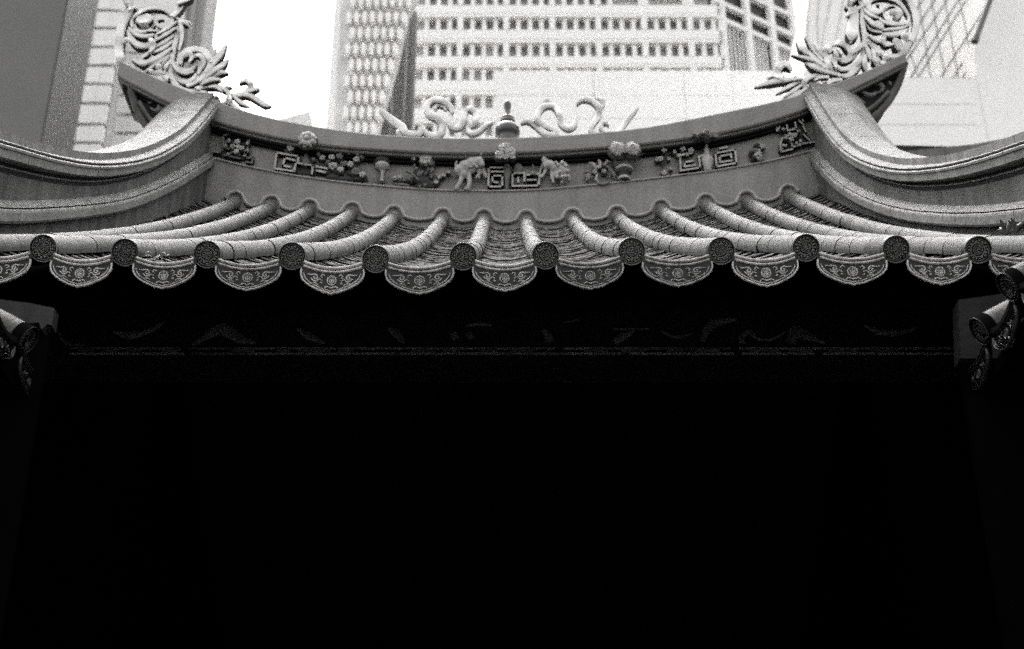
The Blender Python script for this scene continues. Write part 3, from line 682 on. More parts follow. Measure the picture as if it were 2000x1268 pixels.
# ------------------------------------------------------------------ ornaments standing on the ridge
YO = YR+.05
def strokes(root, data, ox, oy, sc, Y, m, d=.06, deep=.085, side=None, kw=1.12):
    for nm, pts_, ws in data:
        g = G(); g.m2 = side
        P = [hitY(ox+x/sc, oy+y/sc, Y+random.uniform(-.02, .02)) for x, y in pts_]
        k = .5/sc*PXM*kw
        if nm == 'berry':
            g.ball(P[0]+D*.03, ws[0]*k*2*.9, 10, 8)
        else:
            off = D*(.02 if nm == 'acanthus_leaf' else 0)
            g.stroke([p_+off for p_ in P], [w_*k for w_ in ws], d if nm != 'acanthus_leaf' else d*.7, m=14, sub=6, crease=.45 if nm in ('acanthus_leaf', 'scroll') else 0, deep=deep)
        g.obj(nm, m, root)
    rooted(root)
S_, L_, T_, O_ = 'scroll', 'acanthus_leaf', 'tendril', 'berry'
left = [
 (S_, [(215,80),(170,150),(110,260),(75,400),(68,530),(85,640),(130,720),(200,790)], [60,80,86,90,90,95,90,50]),
 (T_, [(180,110),(185,80),(165,55)], [30,34,14]), (T_, [(225,90),(250,85),(262,110)], [34,30,14]),
 (S_, [(215,300),(208,230),(250,165),(350,108),(460,92),(560,112),(630,170),(642,240),(605,295),(545,308),(492,280),(480,238),(508,208),(548,212)], [36,36,38,36,34,34,30,26,20]),
 (S_, [(205,270),(250,325),(330,345),(415,312),(455,255)], [34,38,38,34,24]),
 (L_, [(330,200),(345,240),(340,280)], [120,190,90]),
 (L_, [(180,320),(260,390),(350,415),(450,395)], [20,50,50,26]), (L_, [(330,365),(400,350),(480,355)], [20,30,10]),
 (L_, [(175,345),(210,450),(290,515),(395,530)], [30,62,62,24]), (O_, [(160,465)], [38,38]),
 (L_, [(400,420),(430,470),(440,530),(410,580)], [30,60,60,20]),
 (S_, [(735,210),(712,310),(690,420),(662,520),(640,620),(618,720),(630,820),(680,920),(760,975),(880,992),(990,1000),(1050,1035)], [50,64,60,56,56,56,60,64,60,52,44,24]),
 (L_, [(700,250),(610,320),(480,390)], [20,44,16]), (L_, [(690,320),(570,400),(440,470)], [24,46,16]), (L_, [(680,390),(560,480),(440,540)], [24,48,16]), (L_, [(660,460),(540,550),(420,590)], [24,50,16]),
 (L_, [(640,540),(520,630),(420,680),(320,705),(215,660)], [30,56,64,60,24]), (L_, [(625,590),(500,690),(360,790)], [24,46,14]), (L_, [(615,620),(545,700),(530,765)], [28,56,16]), (L_, [(610,690),(580,740),(570,775)], [24,44,16]),
 (L_, [(330,640),(370,610),(425,560)], [14,40,16]), (O_, [(505,745)], [34,34]), (O_, [(425,800)], [30,30]), (L_, [(600,840),(570,880),(560,905)], [40,70,30]), (L_, [(640,880),(660,930),(690,975)], [16,34,14]),
 (T_, [(670,190),(740,225),(835,238)], [30,26,18]), (L_, [(745,250),(790,265),(830,295)], [26,54,16]), (L_, [(735,230),(745,330),(750,430),(720,560)], [26,44,40,20]), (L_, [(700,300),(715,350),(712,390)], [16,40,16]),
 (S_, [(640,650),(680,715),(745,755),(830,757),(890,712),(905,660)], [40,56,52,46,36,20]),
 (S_, [(728,690),(738,610),(810,553),(910,537),(995,570),(1035,645),(1010,730),(955,810),(890,885),(800,930)], [40,66,72,70,66,62,64,64,60,40]),
 (L_, [(870,660),(900,618),(955,625),(985,680),(975,760)], [16,34,50,50,20]), (L_, [(770,640),(830,600),(860,640),(830,690)], [40,60,50,20]),
 (S_, [(640,740),(700,850),(790,890),(865,855),(900,790)], [40,62,58,44,20]), (L_, [(645,690),(700,770),(790,810),(880,790)], [24,44,44,16]),
 (L_, [(940,900),(1060,740),(1160,610),(1232,498)], [30,60,66,14]), (L_, [(970,890),(1100,780),(1190,720),(1250,655)], [30,56,56,14]), (L_, [(980,910),(1090,840),(1180,800),(1255,805)], [30,54,50,12]), (L_, [(960,930),(1060,880),(1168,878)], [30,56,24]),
 (L_, [(1040,700),(1075,600),(1070,500)], [24,60,16]), (L_, [(1060,690),(1110,620),(1112,545)], [20,44,14]), (L_, [(1000,800),(1060,700),(1100,650)], [24,44,20]), (L_, [(930,820),(950,750),(930,690)], [20,56,20]),
 (S_, [(900,960),(1000,930),(1100,930),(1190,955),(1245,1000),(1240,1070),(1190,1120),(1120,1125),(1075,1090),(1090,1050),(1130,1048),(1150,1075)], [50,50,48,46,44,42,38,34,28,24,20,14]),
 (L_, [(1040,960),(1110,955),(1180,1000)], [16,40,14]), (L_, [(1200,970),(1250,950),(1290,960)], [20,40,14]),
 (S_, [(1250,1025),(1380,1022),(1465,970),(1488,905),(1440,868),(1385,880),(1360,908)], [40,56,60,56,46,34,10]),
 (L_, [(1420,1020),(1510,990),(1585,972)], [24,50,30]), (L_, [(1280,1040),(1450,1045),(1560,1090),(1640,1145),(1715,1162)], [24,46,56,48,8]), (L_, [(1300,1050),(1380,1120),(1475,1170)], [24,44,10]), (L_, [(1250,1080),(1310,1160),(1400,1215)], [24,44,16]), (L_, [(1260,1040),(1270,1100),(1240,1150)], [24,44,16]),
 # above the frame
 (S_, [(640,180),(720,90),(770,-40),(740,-160),(640,-220),(540,-180),(520,-90),(590,-50)], [50,60,64,60,54,46,36,20]), (L_, [(700,60),(830,0),(900,-120)], [30,60,16]), (L_, [(160,60),(120,-60),(170,-180)], [40,60,16]),
]
o = thing('acanthus_ornament', 'carved white acanthus scroll on the ridge end before the grey ribbed tower', 'roof ornament', hitY(380, 180, YO), 'acanthus scrolls on the ridge ends')
strokes(o, left, 220, 0, 5.5125, YO-.07, M_orn, side=M_side)
right = [
 (S_, [(1055,65),(1110,100),(1180,98),(1255,55)], [30,44,44,30]), (L_, [(1100,40),(1150,-10),(1160,-60)], [60,80,30]),
 (L_, [(1130,110),(1140,200),(1130,300),(1120,390),(1110,455)], [90,100,120,130,30]), (L_, [(1065,190),(1100,160),(1160,150)], [16,60,30]),
 (S_, [(1240,90),(1240,250),(1258,400),(1262,520),(1235,640),(1170,740),(1080,820),(985,812)], [50,56,54,54,60,66,60,40]),
 (S_, [(1280,70),(1330,10),(1450,-25),(1600,15),(1700,120),(1738,200),(1700,250),(1600,252),(1505,215),(1462,140),(1490,85),(1560,62),(1630,95),(1650,150)], [36,38,38,36,34,32,30,30,30,26,22,14]),
 (S_, [(1300,30),(1310,100),(1375,140),(1435,115),(1435,60),(1390,45)], [50,64,62,52,36,16]), (O_, [(1550,165)], [42,42]), (L_, [(1600,110),(1620,165),(1600,220)], [40,90,40]),
 (L_, [(1245,120),(1320,185),(1410,215)], [24,46,16]), (L_, [(1255,190),(1350,280),(1450,330)], [24,60,26]), (L_, [(1270,260),(1330,340),(1440,370)], [24,50,20]),
 (L_, [(1400,225),(1490,270),(1600,285),(1745,275)], [24,44,44,14]), (L_, [(1440,345),(1560,335),(1660,320),(1740,290)], [24,36,34,12]), (L_, [(1440,390),(1560,395),(1650,375),(1725,330)], [30,64,60,16]),
 (S_, [(1275,360),(1330,470),(1420,560),(1530,610),(1630,600),(1690,530)], [36,60,64,60,54,30]), (L_, [(1480,390),(1455,450),(1490,505),(1560,500)], [30,56,56,20]), (L_, [(1300,400),(1370,450),(1440,480)], [24,44,16]),
 (O_, [(1682,420)], [46,46]), (L_, [(1560,450),(1610,500),(1640,560)], [50,110,50]), (L_, [(1380,250),(1430,300),(1440,360)], [24,60,24]),
 (S_, [(1600,-120),(1720,-20),(1790,110),(1815,240),(1800,360),(1750,450)], [60,60,60,64,70,70]), (S_, [(1800,380),(1740,460),(1690,545),(1640,635),(1540,700)], [50,70,74,70,40]),
 (L_, [(1270,520),(1300,600),(1320,665)], [30,64,20]), (L_, [(1330,545),(1360,600),(1345,645)], [24,54,20]), (L_, [(1390,570),(1400,600),(1385,630)], [30,56,30]), (O_, [(1480,650)], [42,42]), (L_, [(1340,650),(1390,690),(1400,750)], [50,90,40]), (L_, [(1262,610),(1255,700),(1270,780)], [24,56,30]), (L_, [(1440,680),(1470,720),(1480,750)], [40,70,30]),
 (S_, [(1000,640),(1075,630),(1110,575),(1070,510),(990,470),(905,485),(848,535),(832,600),(870,700),(935,780),(1000,820)], [24,40,54,62,62,62,64,66,66,62,36]),
 (L_, [(872,590),(915,548),(975,560),(1010,605)], [14,36,44,30]), (L_, [(930,560),(950,620),(930,690),(950,750)], [24,54,56,24]),
 (S_, [(965,640),(1040,668),(1120,630),(1180,570)], [24,40,40,20]), (S_, [(945,700),(1010,748),(1110,735),(1210,660),(1262,560)], [30,50,54,50,26]), (L_, [(1120,600),(1190,540),(1240,480)], [24,54,24]),
 (L_, [(830,750),(700,640),(590,545),(520,440)], [24,56,72,14]), (L_, [(800,680),(700,540),(615,415)], [24,60,14]), (L_, [(815,640),(760,560),(720,470)], [24,54,14]), (L_, [(820,720),(640,650),(468,612)], [24,44,10]), (L_, [(960,825),(800,780),(700,735),(618,692)], [24,60,64,14]), (L_, [(860,760),(740,680),(660,600)], [24,56,20]),
 (S_, [(470,760),(440,710),(380,695),(330,740),(325,800),(370,850),(430,860),(500,850)], [24,60,74,78,76,70,56,30]), (T_, [(515,820),(580,852),(660,832),(745,800)], [14,28,28,14]),
 (S_, [(690,1000),(625,950),(612,885),(660,835),(750,822),(880,832)], [30,60,62,56,44,24]), (L_, [(715,885),(780,855),(870,858)], [14,34,14]), (L_, [(855,930),(920,890),(1015,880)], [20,56,20]), (L_, [(700,960),(760,930),(800,930)], [40,70,30]),
 (L_, [(590,868),(430,880),(250,905),(68,960)], [20,50,58,8]), (L_, [(590,890),(450,950),(300,1032)], [20,46,10]), (L_, [(600,915),(490,1000),(385,1062)], [20,44,14]), (L_, [(330,860),(270,835),(215,850)], [20,56,24]), (L_, [(630,970),(520,1045),(350,1105)], [24,50,14]), (L_, [(560,1000),(480,1060),(420,1110)], [24,44,16]),
 # above the frame
 (S_, [(1250,80),(1200,-40),(1240,-180),(1360,-230),(1450,-170),(1440,-90),(1370,-80)], [50,60,60,54,46,36,20]), (L_, [(1230,20),(1110,-60),(1050,-180)], [30,60,16]), (L_, [(1650,-10),(1720,-110),(1690,-220)], [40,60,16]),
]
o = thing('acanthus_ornament', 'carved white acanthus scroll on the ridge end before the diagonal-lined building', 'roof ornament', hitY(1640, 160, YO), 'acanthus scrolls on the ridge ends')
strokes(o, right, 1460, 0, 5.512, YO-.07, M_orn, side=M_side)

def ribbon_set(name, label, base, data):
    o = thing(name, label, 'roof ornament', base, 'curling ribbons on the ridge')
    strokes(o, data, 720, 170, 3.704, YC+.07, M_ornd, .04, .04, M_relm, kw=1.3)  # shading of the ribbon edges put into grey side faces
ribbon_set('curling_ribbon', 'curling white ribbon on the ridge left of the gourd finial', hitY(850, 268, YO), [
 ('ribbon', [(85,165),(165,235),(240,290),(265,330),(320,345),(370,335),(375,290),(340,268),(325,300)], [20,44,46,42,40,36,32,26,14]),
 ('ribbon', [(370,275),(400,320),(460,355),(515,340),(535,280),(500,230),(440,200),(420,140),(465,98),(535,100),(595,150),(600,190)], [24,34,38,40,40,40,38,38,40,40,34,18]),
 ('ribbon', [(590,190),(585,250),(610,292),(655,290),(690,240),(700,180),(735,160),(775,195),(765,255),(720,300),(745,335),(800,318),(850,275),(895,255)], [20,34,36,36,36,36,34,34,34,34,34,30,24,10]),
 ('ribbon', [(480,160),(500,130),(545,140),(560,170)], [14,24,24,10]), ('ribbon', [(230,295),(215,330),(250,360)], [14,30,40])])
ribbon_set('curling_ribbon', 'curling white ribbon on the ridge right of the gourd finial', hitY(1130, 264, YO), [
 ('ribbon', [(1100,262),(1150,245),(1215,285),(1285,340),(1350,345),(1345,312),(1275,285),(1220,240),(1235,175),(1285,135),(1345,145),(1380,200),(1395,265),(1445,300),(1490,275),(1505,215)], [12,28,34,36,34,30,32,34,36,34,34,34,34,34,30,16]),
 ('ribbon', [(1500,120),(1550,88),(1615,100),(1668,150),(1660,215),(1622,270),(1610,315),(1655,340),(1720,330)], [16,28,34,36,34,30,30,26,14]),
 ('ribbon', [(1742,285),(1725,258),(1690,265),(1682,305),(1712,332)], [10,22,24,24,14]), ('ribbon', [(1270,110),(1290,95),(1330,125)], [14,30,16]), ('ribbon', [(1640,75),(1690,100),(1690,150)], [12,36,14]),
 ('ribbon', [(1800,335),(1850,270),(1900,205),(1950,148)], [30,26,24,10])])
zb_ = interp(TOPW, hitY(991, 268, YO).x)
c = hitY(991, 268, YC+.09)
o = thing('gourd_finial', 'dark round-bellied gourd finial at the middle of the ridge', 'finial', c)
g = G(); g.lathe(c, [(r*PXM, z*PXM*1.17) for r, z in ((22,-22),(22,-6),(20,0),(24,2),(25.5,8),(25,15),(21,22),(16,26))], 28); g.obj('lower_bulb', M_gourd, o)
g = G(); g.lathe(c, [(r*PXM, z*PXM*1.17) for r, z in ((15,26),(16.5,28),(16.5,32),(14,35),(15,37),(13,40),(9,44))], 28); g.obj('collar', M_gourd, o)
g = G(); g.lathe(c, [(r*PXM, z*PXM*1.17) for r, z in ((9,44),(7,50),(6,57),(7.5,62),(8,68),(7,73),(3,76),(.2,77))], 24); g.obj('upper_bulb', M_gourd, o)
rooted(o)

# ------------------------------------------------------------------ small growth and litter
def weed(u, v, Y, label, n, size):
    base = hitX(u, v, 1.93); o = thing('weed', label, 'plant', base)
    for k in range(n):
        a = random.uniform(0, 2*PI); l = size*random.uniform(.6, 1.2); tip = base+Vector((math.cos(a)*l*.7, math.sin(a)*l*.5, l*random.uniform(.2, .9)))
        g = G(); g.stroke([base, base.lerp(tip, .5)+Vector((0, 0, l*.15)), tip], [size*.05, size*.16, size*.02], .004, m=6, sub=3); g.obj('leaf', M_leaf, o)
    rooted(o)
weed(1965, 458, 0, 'small weed sprouting below the right verge ridge, the outer of two', 9, .07)
weed(1985, 455, 0, 'small weed sprouting below the right verge ridge, at the frame edge', 9, .07)
def litter(u, v, label, n):
    base = hitZ(u, v, ZE+.05); o = thing('leaf_litter', label, 'litter', base)
    for k in range(n):
        p = base+Vector((random.uniform(-.04, .04), random.uniform(-.01, .01), random.uniform(-.012, .018))); q = p+Vector((random.uniform(-.03, .03), random.uniform(-.01, .01), random.uniform(-.006, .01)))
        g = G(); g.stroke([p, p.lerp(q, .5)+Vector((0, 0, .004)), q], [.001, .0035, .001], .003, m=6, sub=2); g.obj('twig', M_rel, o)
    rooted(o)
litter(302, 506, 'scrap of pale leaf litter caught beside the second round tile end', 14)
litter(546, 523, 'few pale litter flecks caught on the drip tile under a round tile end', 9)

# ------------------------------------------------------------------ side galleries
def gallery(sgn, label):
    XE, ZEV = (1.447 if sgn > 0 else -1.515), 3.60
    o = thing('gallery', label, 'building', (2.4*sgn, 1.5, 0), 'side galleries of the courtyard')
    ys = [3.87-.28*k for k in range(9)]
    if sgn < 0: ys = [3.93]+[3.36-.28*k for k in range(8)]
    for y in ys:
        a = Vector((XE, y, ZEV)); nrm = Vector((sgn, 0, .55)).normalized()
        for k in range(6):
            t = link('barrel_tile', ME_barrel, o); frame(t, a+nrm*(.235*k), a+nrm*(.235*(k+1)), .235)
        t = link('end_tile', ME_discb, o); link('roundel_relief', ME_discd, t); frame(t, a-nrm*.012, a+nrm, 1, random.uniform(-.5, .5))
        for k in range(14):
            g = G(); rows = []
            for dd, up in ((.1*k, -.010), (.1*k, .006), (.1*k+.15, -.006)):
                c = a+nrm*dd-Vector((0, .14, 0)); rows.append([c+Vector((0, .13*(-1+2*j/6), -.05+.036*(-1+2*j/6)**2+up)) for j in range(7)])
            g.sweep(rows[:2], caps=False); g.sweep(rows[1:], caps=False, smooth=True); g.obj('pan_tile', M_pan, o)
        t = link('drip_tile', ME_dripb, o); link('drip_relief', ME_dripd, t)
        t.matrix_basis = Matrix.Translation(a+Vector((.012*sgn, -.14, 0))) @ Matrix.Rotation(PI/2*(-1 if sgn > 0 else 1), 4, 'Z')
    t = link('drip_tile', ME_dripb, o); link('drip_relief', ME_dripd, t)
    t.matrix_basis = Matrix.Translation(Vector((XE+.012*sgn, ys[0]+.14, ZEV))) @ Matrix.Rotation(PI/2*(-1 if sgn > 0 else 1), 4, 'Z')
    g = G(); x1 = XE+sgn*1.25
    g.hexa([(XE+.03*sgn, 1.3, ZEV-.13), (x1, 1.3, ZEV+.54), (x1, 4.0, ZEV+.54), (XE+.03*sgn, 4.0, ZEV-.13), (XE+.03*sgn, 1.3, ZEV-.09), (x1, 1.3, ZEV+.58), (x1, 4.0, ZEV+.58), (XE+.03*sgn, 4.0, ZEV-.09)])
    g.obj('roof_board', M_wood, o)
    g = G(); xa_, xb_ = sorted((sgn*2.55, sgn*2.75)); g.box(xa_, xb_, 1.3, 4.5, 0, 4.2); g.obj('wall', M_wood, o)
    g = G(); xa_, xb_ = sorted((sgn*1.62, sgn*1.78)); g.box(xa_, xb_, 1.3, 4.1, 3.05, 3.3); g.obj('beam', M_wood, o)
    rooted(o); return o
gallery(-1, 'left gallery roof corner with one barrel tile end below the main eave')
gallery(1, 'right gallery roof corner with two barrel tile ends and hanging drip tiles')
# plaster piers where galleries meet the hall
def pier(label, pts, Y, dep, m):
    P = [hitY(u, v, Y) for u, v in pts]; o = thing('pier', label, 'pier', (P[0].x, Y, 0), 'plaster piers flanking the hall')
    g = G(); poly = [(p.x, p.z) for p in P]; g.prism(poly, Y, Y+dep); g.obj('pier_head', m, o)
    xs = sorted(p.x for p in P); zs = min(p.z for p in P)
    x0, x1 = (xs[0], xs[0]+.4) if P[0].x > 0 else (xs[-1]-.4, xs[-1]); x0 += .01
    g = G(); g.box(x0, x1-.012, Y+.03, Y+dep, 0, zs-.003); g.obj('pier_shaft', M_wood, o); rooted(o)  # black shaft: the pier's fade into darkness put into its colour
pier('grey plaster pier behind the right gallery tiles', [(1872,586),(1985,570),(2080,560),(2080,700),(1876,700)], 4.05, .07, M_pier)
pier('lit plaster pier behind the left gallery tile', [(-120,570),(58,592),(106,602),(101,636),(92,632),(81,644),(76,630),(-120,640)], 4.05, .05, M_pier2)

# ------------------------------------------------------------------ the city behind
def bbox_building(g, u0, u1, vref, Y, dep, vtop, z0=0.0):
    a, b = hitY(u0, vref, Y), hitY(u1, vref, Y); zt_ = hitY(500, vtop, Y).z
    g.box(a.x, b.x, Y, Y+dep, z0, zt_); return a.x, b.x, zt_
# dark tower, left
t = thing('tower', 'dark flat-faced tower rising behind the left verge ridge', 'tower', (hitY(20, 150, 40).x, 42, 0))
g = G(); x0, x1, z1 = bbox_building(g, -160, 102, 150, 40, 3.0, -200); g.obj('tower_body', M_dtower, t)
g = G(); g.box(x1+.003, x1+.06, 40.02, 42.98, 0, z1-.1); g.obj('side_shade_slab', M_dside, t)  # thin slab puts the right face's shade into a darker colour
rooted(t)
# stone-clad tower with deep joints
t = thing('tower', 'pale stone-clad tower in two stepped bays between the dark tower and the carved scroll', 'tower', (hitY(200, 150, 50).x, 52, 0))
lines1 = [-88,-52,-16,20.5,55,91.5,128,164,202,243,279,316]; lines2 = [-50,-12,26,64,103,145,186,224,260,297]
for (ua, ub, Y, ln) in ((120, 219, 50, lines1), (238, 330, 53, lines2)):
    a, b = hitY(ua, 150, Y).x, hitY(ub, 150, Y).x
    g = G(); g.box(a+.1, b-.12, Y+.25, Y+.7, 0, hitY(200, -100, Y).z); g.obj('bay_core', M_joint, t)
    for va, vb in zip(ln, ln[1:]):
        z1, z0 = hitY(200, va, Y).z-.085, hitY(200, vb, Y).z+.085
        n = 4; 
        for k in range(n):
            xa_, xb_ = a+(b-a)*k/n, a+(b-a)*(k+1)/n
            g = G(); q = random.uniform(-.02, .02); g.box(xa_+.004, xb_-.004, Y+q, Y+.24, z0, z1); g.obj('stone_panel', M_block, t)
g = G(); g.box(hitY(140, 150, 54).x, hitY(325, 150, 54).x, 54, 54.6, 0, hitY(200, -100, 54).z); g.obj('tower_body', M_block, t)
rooted(t)
# grey ribbed tower
t = thing('tower', 'grey ribbed tower behind the left carved scroll', 'tower', (hitY(340, 100, 75).x, 80, 0))
g = G(); x0, x1, z1 = bbox_building(g, 235, 396, 60, 75, 3, -200); g.obj('tower_body', M_gtower, t)
for k, q in enumerate((0.02, .12, .2, .30, .40, .50, .62, .72, .84)):
    g = G(); xx = x0+(x1-x0)*q; g.box(xx, xx+.28, 74.7, 74.997, 0, z1); g.obj('rib', M_pale2 if k % 3 == 1 else M_gtower, t)
rooted(t)
# small slanted roof
P = [hitY(u, v, 70) for u, v in ((480,250),(606,216),(613,250))]
t = thing('building', 'small pale slant-roofed block peeping over the ridge', 'building', (P[1].x, 72, 0))
g = G(); g.prism([(P[0].x, P[0].z), (P[1].x, P[1].z), (P[2].x, P[2].z-.1)], 70, 76); g.obj('slanted_roof', M_pale2, t)
g = G(); g.box(P[0].x+.4, P[2].x-.1, 70.2, 75.8, 0, P[0].z-.02); g.obj('wall', M_pale2, t); rooted(t)
# tower with elongated hexagonal panels
Y = 70
t = thing('tower', 'pale tower faced with staggered hexagonal panels', 'tower', (hitY(720, 150, Y).x, 73, 0))
def xz(u, v, Y=Y): p = hitY(u, v, Y); return p.x, p.z
edge = [(845,-60),(802,25),(790,80),(780,125),(768,165),(760,195),(750,225),(742,262),(735,330)]
g = G(); g.prism([xz(668,-60)]+[xz(u-6, v) for u, v in edge]+[(xz(735,330)[0], 0), (xz(668,330)[0], 0)], Y+.5, Y+.9); g.obj('tower_body', M_hexb, t)
g = G(); a, b = hitY(640, 150, Y).x, hitY(676, 150, Y).x; g.box(a, b-.003, Y+.6, Y+5, 0, hitY(640, -60, Y).z); g.obj('plain_side', M_white, t)
g = G(); a, b = hitY(728, 150, Y+3).x, hitY(804, 150, Y+3).x; g.box(a, b, Y+5.2, Y+6, 0, hitY(700, -80, Y).z); g.obj('shaded_side', M_gtower, t)  # shade of the side face put into a grey colour
for k in range(6):
    q = a+(b-a)*(k+.5)/6; g = G(); g.box(q, q+.12, Y+4.9, Y+5.15, 0, hitY(700, -80, Y).z-.1); g.obj('fin', M_dtower if k % 2 else M_gtower, t)
row = 0; v = -30
while v < 290:
    ur = interp(edge, 0) if False else None
    lim = [u for (u, vv), (u2, vv2) in zip(edge, edge[1:]) if vv <= v <= vv2]
    for (u1_, v1_), (u2_, v2_) in zip(edge, edge[1:]):
        if v1_ <= v <= v2_: lim = u1_+(u2_-u1_)*(v-v1_)/(v2_-v1_)
    for c in range(11):
        u = 673+15.4*c+(7.7 if row % 2 else 0)+(290-v)*.030
        if u > lim-3: continue
        x, z = xz(u, v); hx = 6.5*Y*1.14/FPX; hz = 19*Y*1.14/FPX
        g = G(); ins = []
        base = [(0,1),(.85,.68),(1,.5),(1,-.5),(.85,-.68),(0,-1),(-.85,-.68),(-1,-.5),(-1,.5),(-.85,.68)]
        r0 = [Vector((x+hx*p_, Y+.49, z+hz*q_)) for p_, q_ in base]; r1 = [Vector((x+hx*.95*p_, Y+.2, z+hz*.95*q_)) for p_, q_ in base]; r2 = [Vector((x+hx*.68*p_, Y, z+hz*.88*q_)) for p_, q_ in base]
        g.sweep([r0, r1, r2], closed=True); g.obj('hexagonal_panel', M_pale, t)
    row += 1; v += 31
rooted(t)
# long office block
Y = 85
t = thing('office_block', 'long white office block with rows of small dark windows', 'building', (hitY(1100, 150, Y).x, 90, 0))
def X(u): return hitY(u, 100, Y).x
def Zv(v): return hitY(1000, v, Y).z
xo0, xo1 = X(804), X(1408)
wrows = [(-66,-42),(-16,10),(34,58),(84,110),(132,157),(186,212),(240,266)]
g = G(); g.box(xo0+.05, xo1-.1, Y+.9, Y+14, 0, Zv(-90)); g.obj('core', M_pale2, t)
prev = Zv(-90)
for ri, (va, vb) in enumerate(wrows):
    za, zb = Zv(va), Zv(vb)
    zm = za+(prev-za)*.24
    g = G(); g.box(xo0, xo1, Y, Y+.89, zm+.10, prev); g.obj('spandrel', M_white, t)
    g = G(); g.box(xo0, xo1, Y+.18, Y+.89, zm, zm+.097); g.obj('spandrel_shadow_line', M_gtower, t)  # recessed strip with the shadow line put into its grey
    g = G(); g.box(xo0, xo1, Y-.05, Y+.89, za, zm-.003); g.obj('window_head', M_pale, t)
    for k in range(27):
        u = 820+22.7*k; full = (k % 4 != 0) if ri else True
        wl, wr = u-6.8, u+(6.8 if k % 4 != 3 else 4.0)
        loggia = (ri == 1 and u > 1195)
        mm = M_frost if (ri >= 4 and u > 908) or random.random() < .06 else M_glass
        if k == 0 or k == 26: mm = M_frost
        if not loggia:
            g = G(); g.box(X(wl), X(wr), Y+.55, Y+.6, zb+.02, za-.02); g.obj('window', mm, t)
            g = G(); g.box(X(wr)+.003, min(X(u+22.7-6.8), xo1)-.003, Y+(.12 if k % 4 != 3 else -.04), Y+.88, zb, za-.003); g.obj('pier', M_white if k % 4 == 3 else M_pale, t)
    if ri == 1:
        for ua, ub in ((1200,1252),(1272,1340),(1362,1406)):
            g = G(); g.box(X(ua), X(ub), Y+.5, Y+.6, Zv(22), Zv(8)); g.obj('loggia_opening', M_glassd, t)
        for ua, ub in ((1190,1200),(1252,1272),(1340,1362)):
            g = G(); g.box(X(ua), X(ub), Y-.02, Y+.88, zb, za-.003); g.obj('pier', M_white, t)
    prev = zb-.003
g = G(); g.box(xo0, xo1, Y, Y+.89, 0, prev); g.obj('spandrel', M_white, t)
# receding corner facade
dirv = Vector((.848, .53, 0)); nv = Vector((.53, -.848, 0)); p0 = Vector((xo1+.02, Y, 0)); Lc = 8.2
def cbox(s0, s1, z0, z1, o0, o1, name, m):
    P_ = [p0+dirv*s0+nv*o1, p0+dirv*s1+nv*o1, p0+dirv*s1+nv*o0, p0+dirv*s0+nv*o0]
    g = G(); g.hexa([Vector((p.x, p.y, z0)) for p in P_]+[Vector((p.x, p.y, z1)) for p in P_]); g.obj(name, m, t)
zt_ = Zv(-90)
cbox(0, Lc, 0, zt_, -1.6, -.5, 'corner_glass', M_glassd)
for s0, wd in ((.3, .35), (2.75, .5), (5.3, .5), (7.6, .45)): cbox(s0, s0+wd, 0, zt_+.2, -.3, .15, 'corner_column', M_white)
for v in (-40, 0, 32): cbox(-.2, Lc+.2, Zv(v)-.22, Zv(v)+.22, -.45, -.02, 'corner_beam', M_white)
for s0 in (.9, 1.3, 1.7, 2.1, 2.5, 3.5, 3.85, 4.2, 4.55, 4.9, 6.05, 6.4, 6.75, 7.1, 7.4): cbox(s0, s0+.13, 0, Zv(36), -.47, -.31, 'fin', M_pale)
rooted(t)
# low white wall before the office
Y = 60
t = thing('white_wall', 'blank white panelled wall in front of the office block', 'wall', (hitY(1250, 200, Y).x, 62, 0))
a, b = hitY(968, 180, Y).x, hitY(1585, 180, Y).x; ztop = hitY(1270, 138, Y).z
g = G(); g.box(a+.02, b-.02, Y+.12, Y+4, 0, ztop-.03); g.obj('core', M_pale2, t)
xs = [a, hitY(1160, 180, Y).x, hitY(1337, 180, Y).x, hitY(1432, 180, Y).x, b]; zs = [ztop, hitY(1270, 186, Y).z, hitY(1270, 232, Y).z, 6, 0]
for xa_, xb_ in zip(xs, xs[1:]):
    for z1, z0 in zip(zs, zs[1:]):
        g = G(); q = random.uniform(0, .01); g.box(xa_+.012, xb_-.012, Y+q, Y+.118, z0+.012, z1-.012); g.obj('wall_panel', M_white, t)
rooted(t)
# diagrid building and blank wall, right
Y = 48
t = thing('building', 'white building crossed by a net of dark diagonal lines', 'building', (hitY(1740, 100, Y).x, 50, 0))
g = G(); P = [hitY(u, v, Y) for u, v in ((1598,-90),(1578,0),(1572,60),(1580,110),(1600,152),(1945,152),(1995,-90))]
g.prism([(p.x, p.z) for p in P], Y, Y+6); g.obj('facade', M_pale, t)
def lines(lst, w, m):
    for pts_ in lst:
        g = G(); g.stroke([hitY(u, v, Y-.02) for u, v in pts_], [w, w], .03, m=6, sub=3); g.obj('diagonal_line', m, t)
lines([[(1788,-40),(1818,151)],[(1818,-10),(1845,145)],[(1842,-20),(1872,152)],[(1868,-40),(1893,92)],[(1770,-30),(1790,80)],[(1764,60),(1794,151)]], .012, M_dtower)
lines([[(1850,-36),(1765,92)],[(1874,-36),(1762,130)],[(1894,-36),(1778,152)],[(1910,-36),(1795,148)],[(1934,0),(1838,151)],[(1880,122),(1862,151)],[(1886,142),(1880,152)],[(1826,-36),(1776,40)]], .022, M_line)
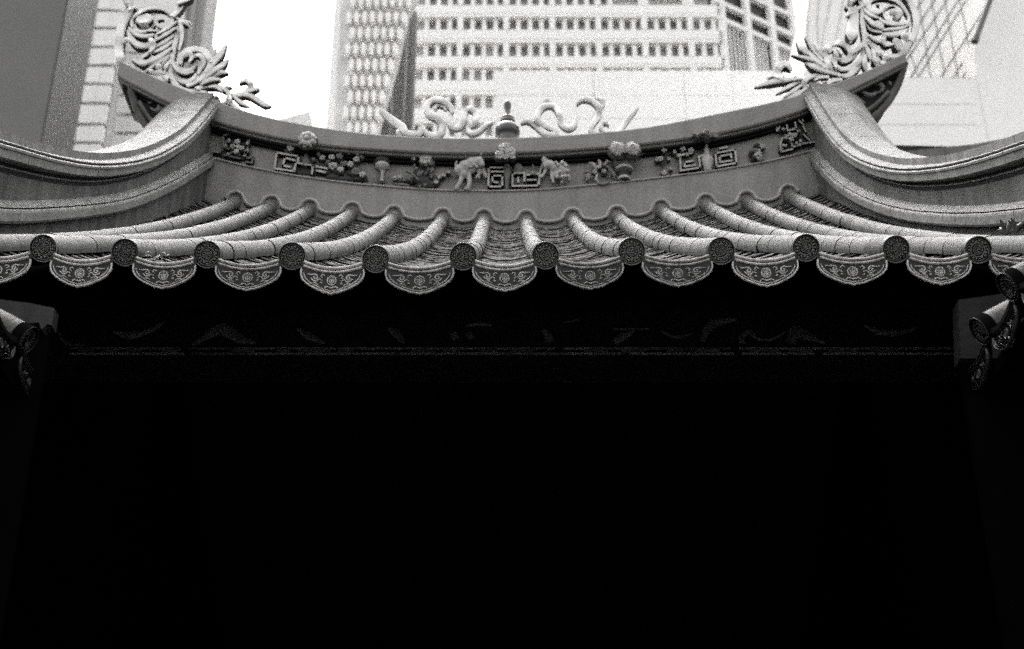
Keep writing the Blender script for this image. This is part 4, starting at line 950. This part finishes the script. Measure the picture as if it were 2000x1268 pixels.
lines([[(1582,-40),(1577,60),(1586,115)],[(1604,-40),(1596,40),(1600,120)],[(1630,-40),(1616,30),(1606,80),(1610,130)],[(1652,-40),(1640,40),(1616,150)],[(1666,-40),(1660,30),(1640,120)]], .009, M_gtower)
rooted(t)
Y = 46
t = thing('building', 'blank pale wall of a building at the right edge', 'building', (hitY(1900, 200, Y).x, 48, 0))
poly = [(1560,152),(1700,152.5),(1907,153),(1903,95),(1948,-90),(2250,-90),(2250,460)]
P = [hitY(u, v, Y) for u, v in poly]; xL = P[0].x
g = G(); g.prism([(p.x, p.z) for p in P]+[(P[-1].x, 0), (xL, 0)], Y, Y+.05); g.obj('wall', M_pale, t)
for v0, u0, u1 in ((203, 1700, 1905), (243, 1700, 1905)):
    a, b = hitY(u0, v0, Y), hitY(u1, v0, Y); g = G(); g.box(a.x, b.x, Y-.012, Y-.003, a.z-.015, a.z+.015); g.obj('panel_joint', M_pale2, t)
a, b = hitY(1908, 160, Y), hitY(1908, 285, Y); g = G(); g.box(a.x, a.x+.03, Y-.012, Y-.003, b.z, a.z); g.obj('panel_joint', M_pale2, t)
rooted(t)
Y = 45
a, b = hitY(1966, -90, Y), hitY(1903, 82, Y)
t = thing('drainpipe', 'dark pipe slanting down the edge of the blank pale wall', 'pipe', b)
g = G(); g.tube([a, b], .13, 12); g.obj('pipe', M_dtower, t)
g = G(); g.tube([b+(a-b).normalized()*.25, b], .16, 12); g.obj('pipe_end', M_line, t); rooted(t)
# neighbouring roof seen over the right verge ridge
Y = 13
t = thing('neighbour_roof', 'low dark roof edge behind the right verge ridge', 'roof', hitY(1850, 300, Y))
P = [hitY(u, v, Y) for u, v in ((1728,283),(1850,286),(2080,278),(2080,420),(1728,420))]
g = G(); g.prism([(p.x, p.z) for p in P], Y, Y+1.2); g.obj('eave_board', M_shade, t)
P = [hitY(u, v, Y-.4) for u, v in ((1762,296),(1830,289),(1900,282),(2080,250),(2080,420),(1762,420))]
g = G(); g.prism([(p.x, p.z) for p in P], Y-.4, Y-.05); g.obj('roof_ridge', M_stone, t); rooted(t)
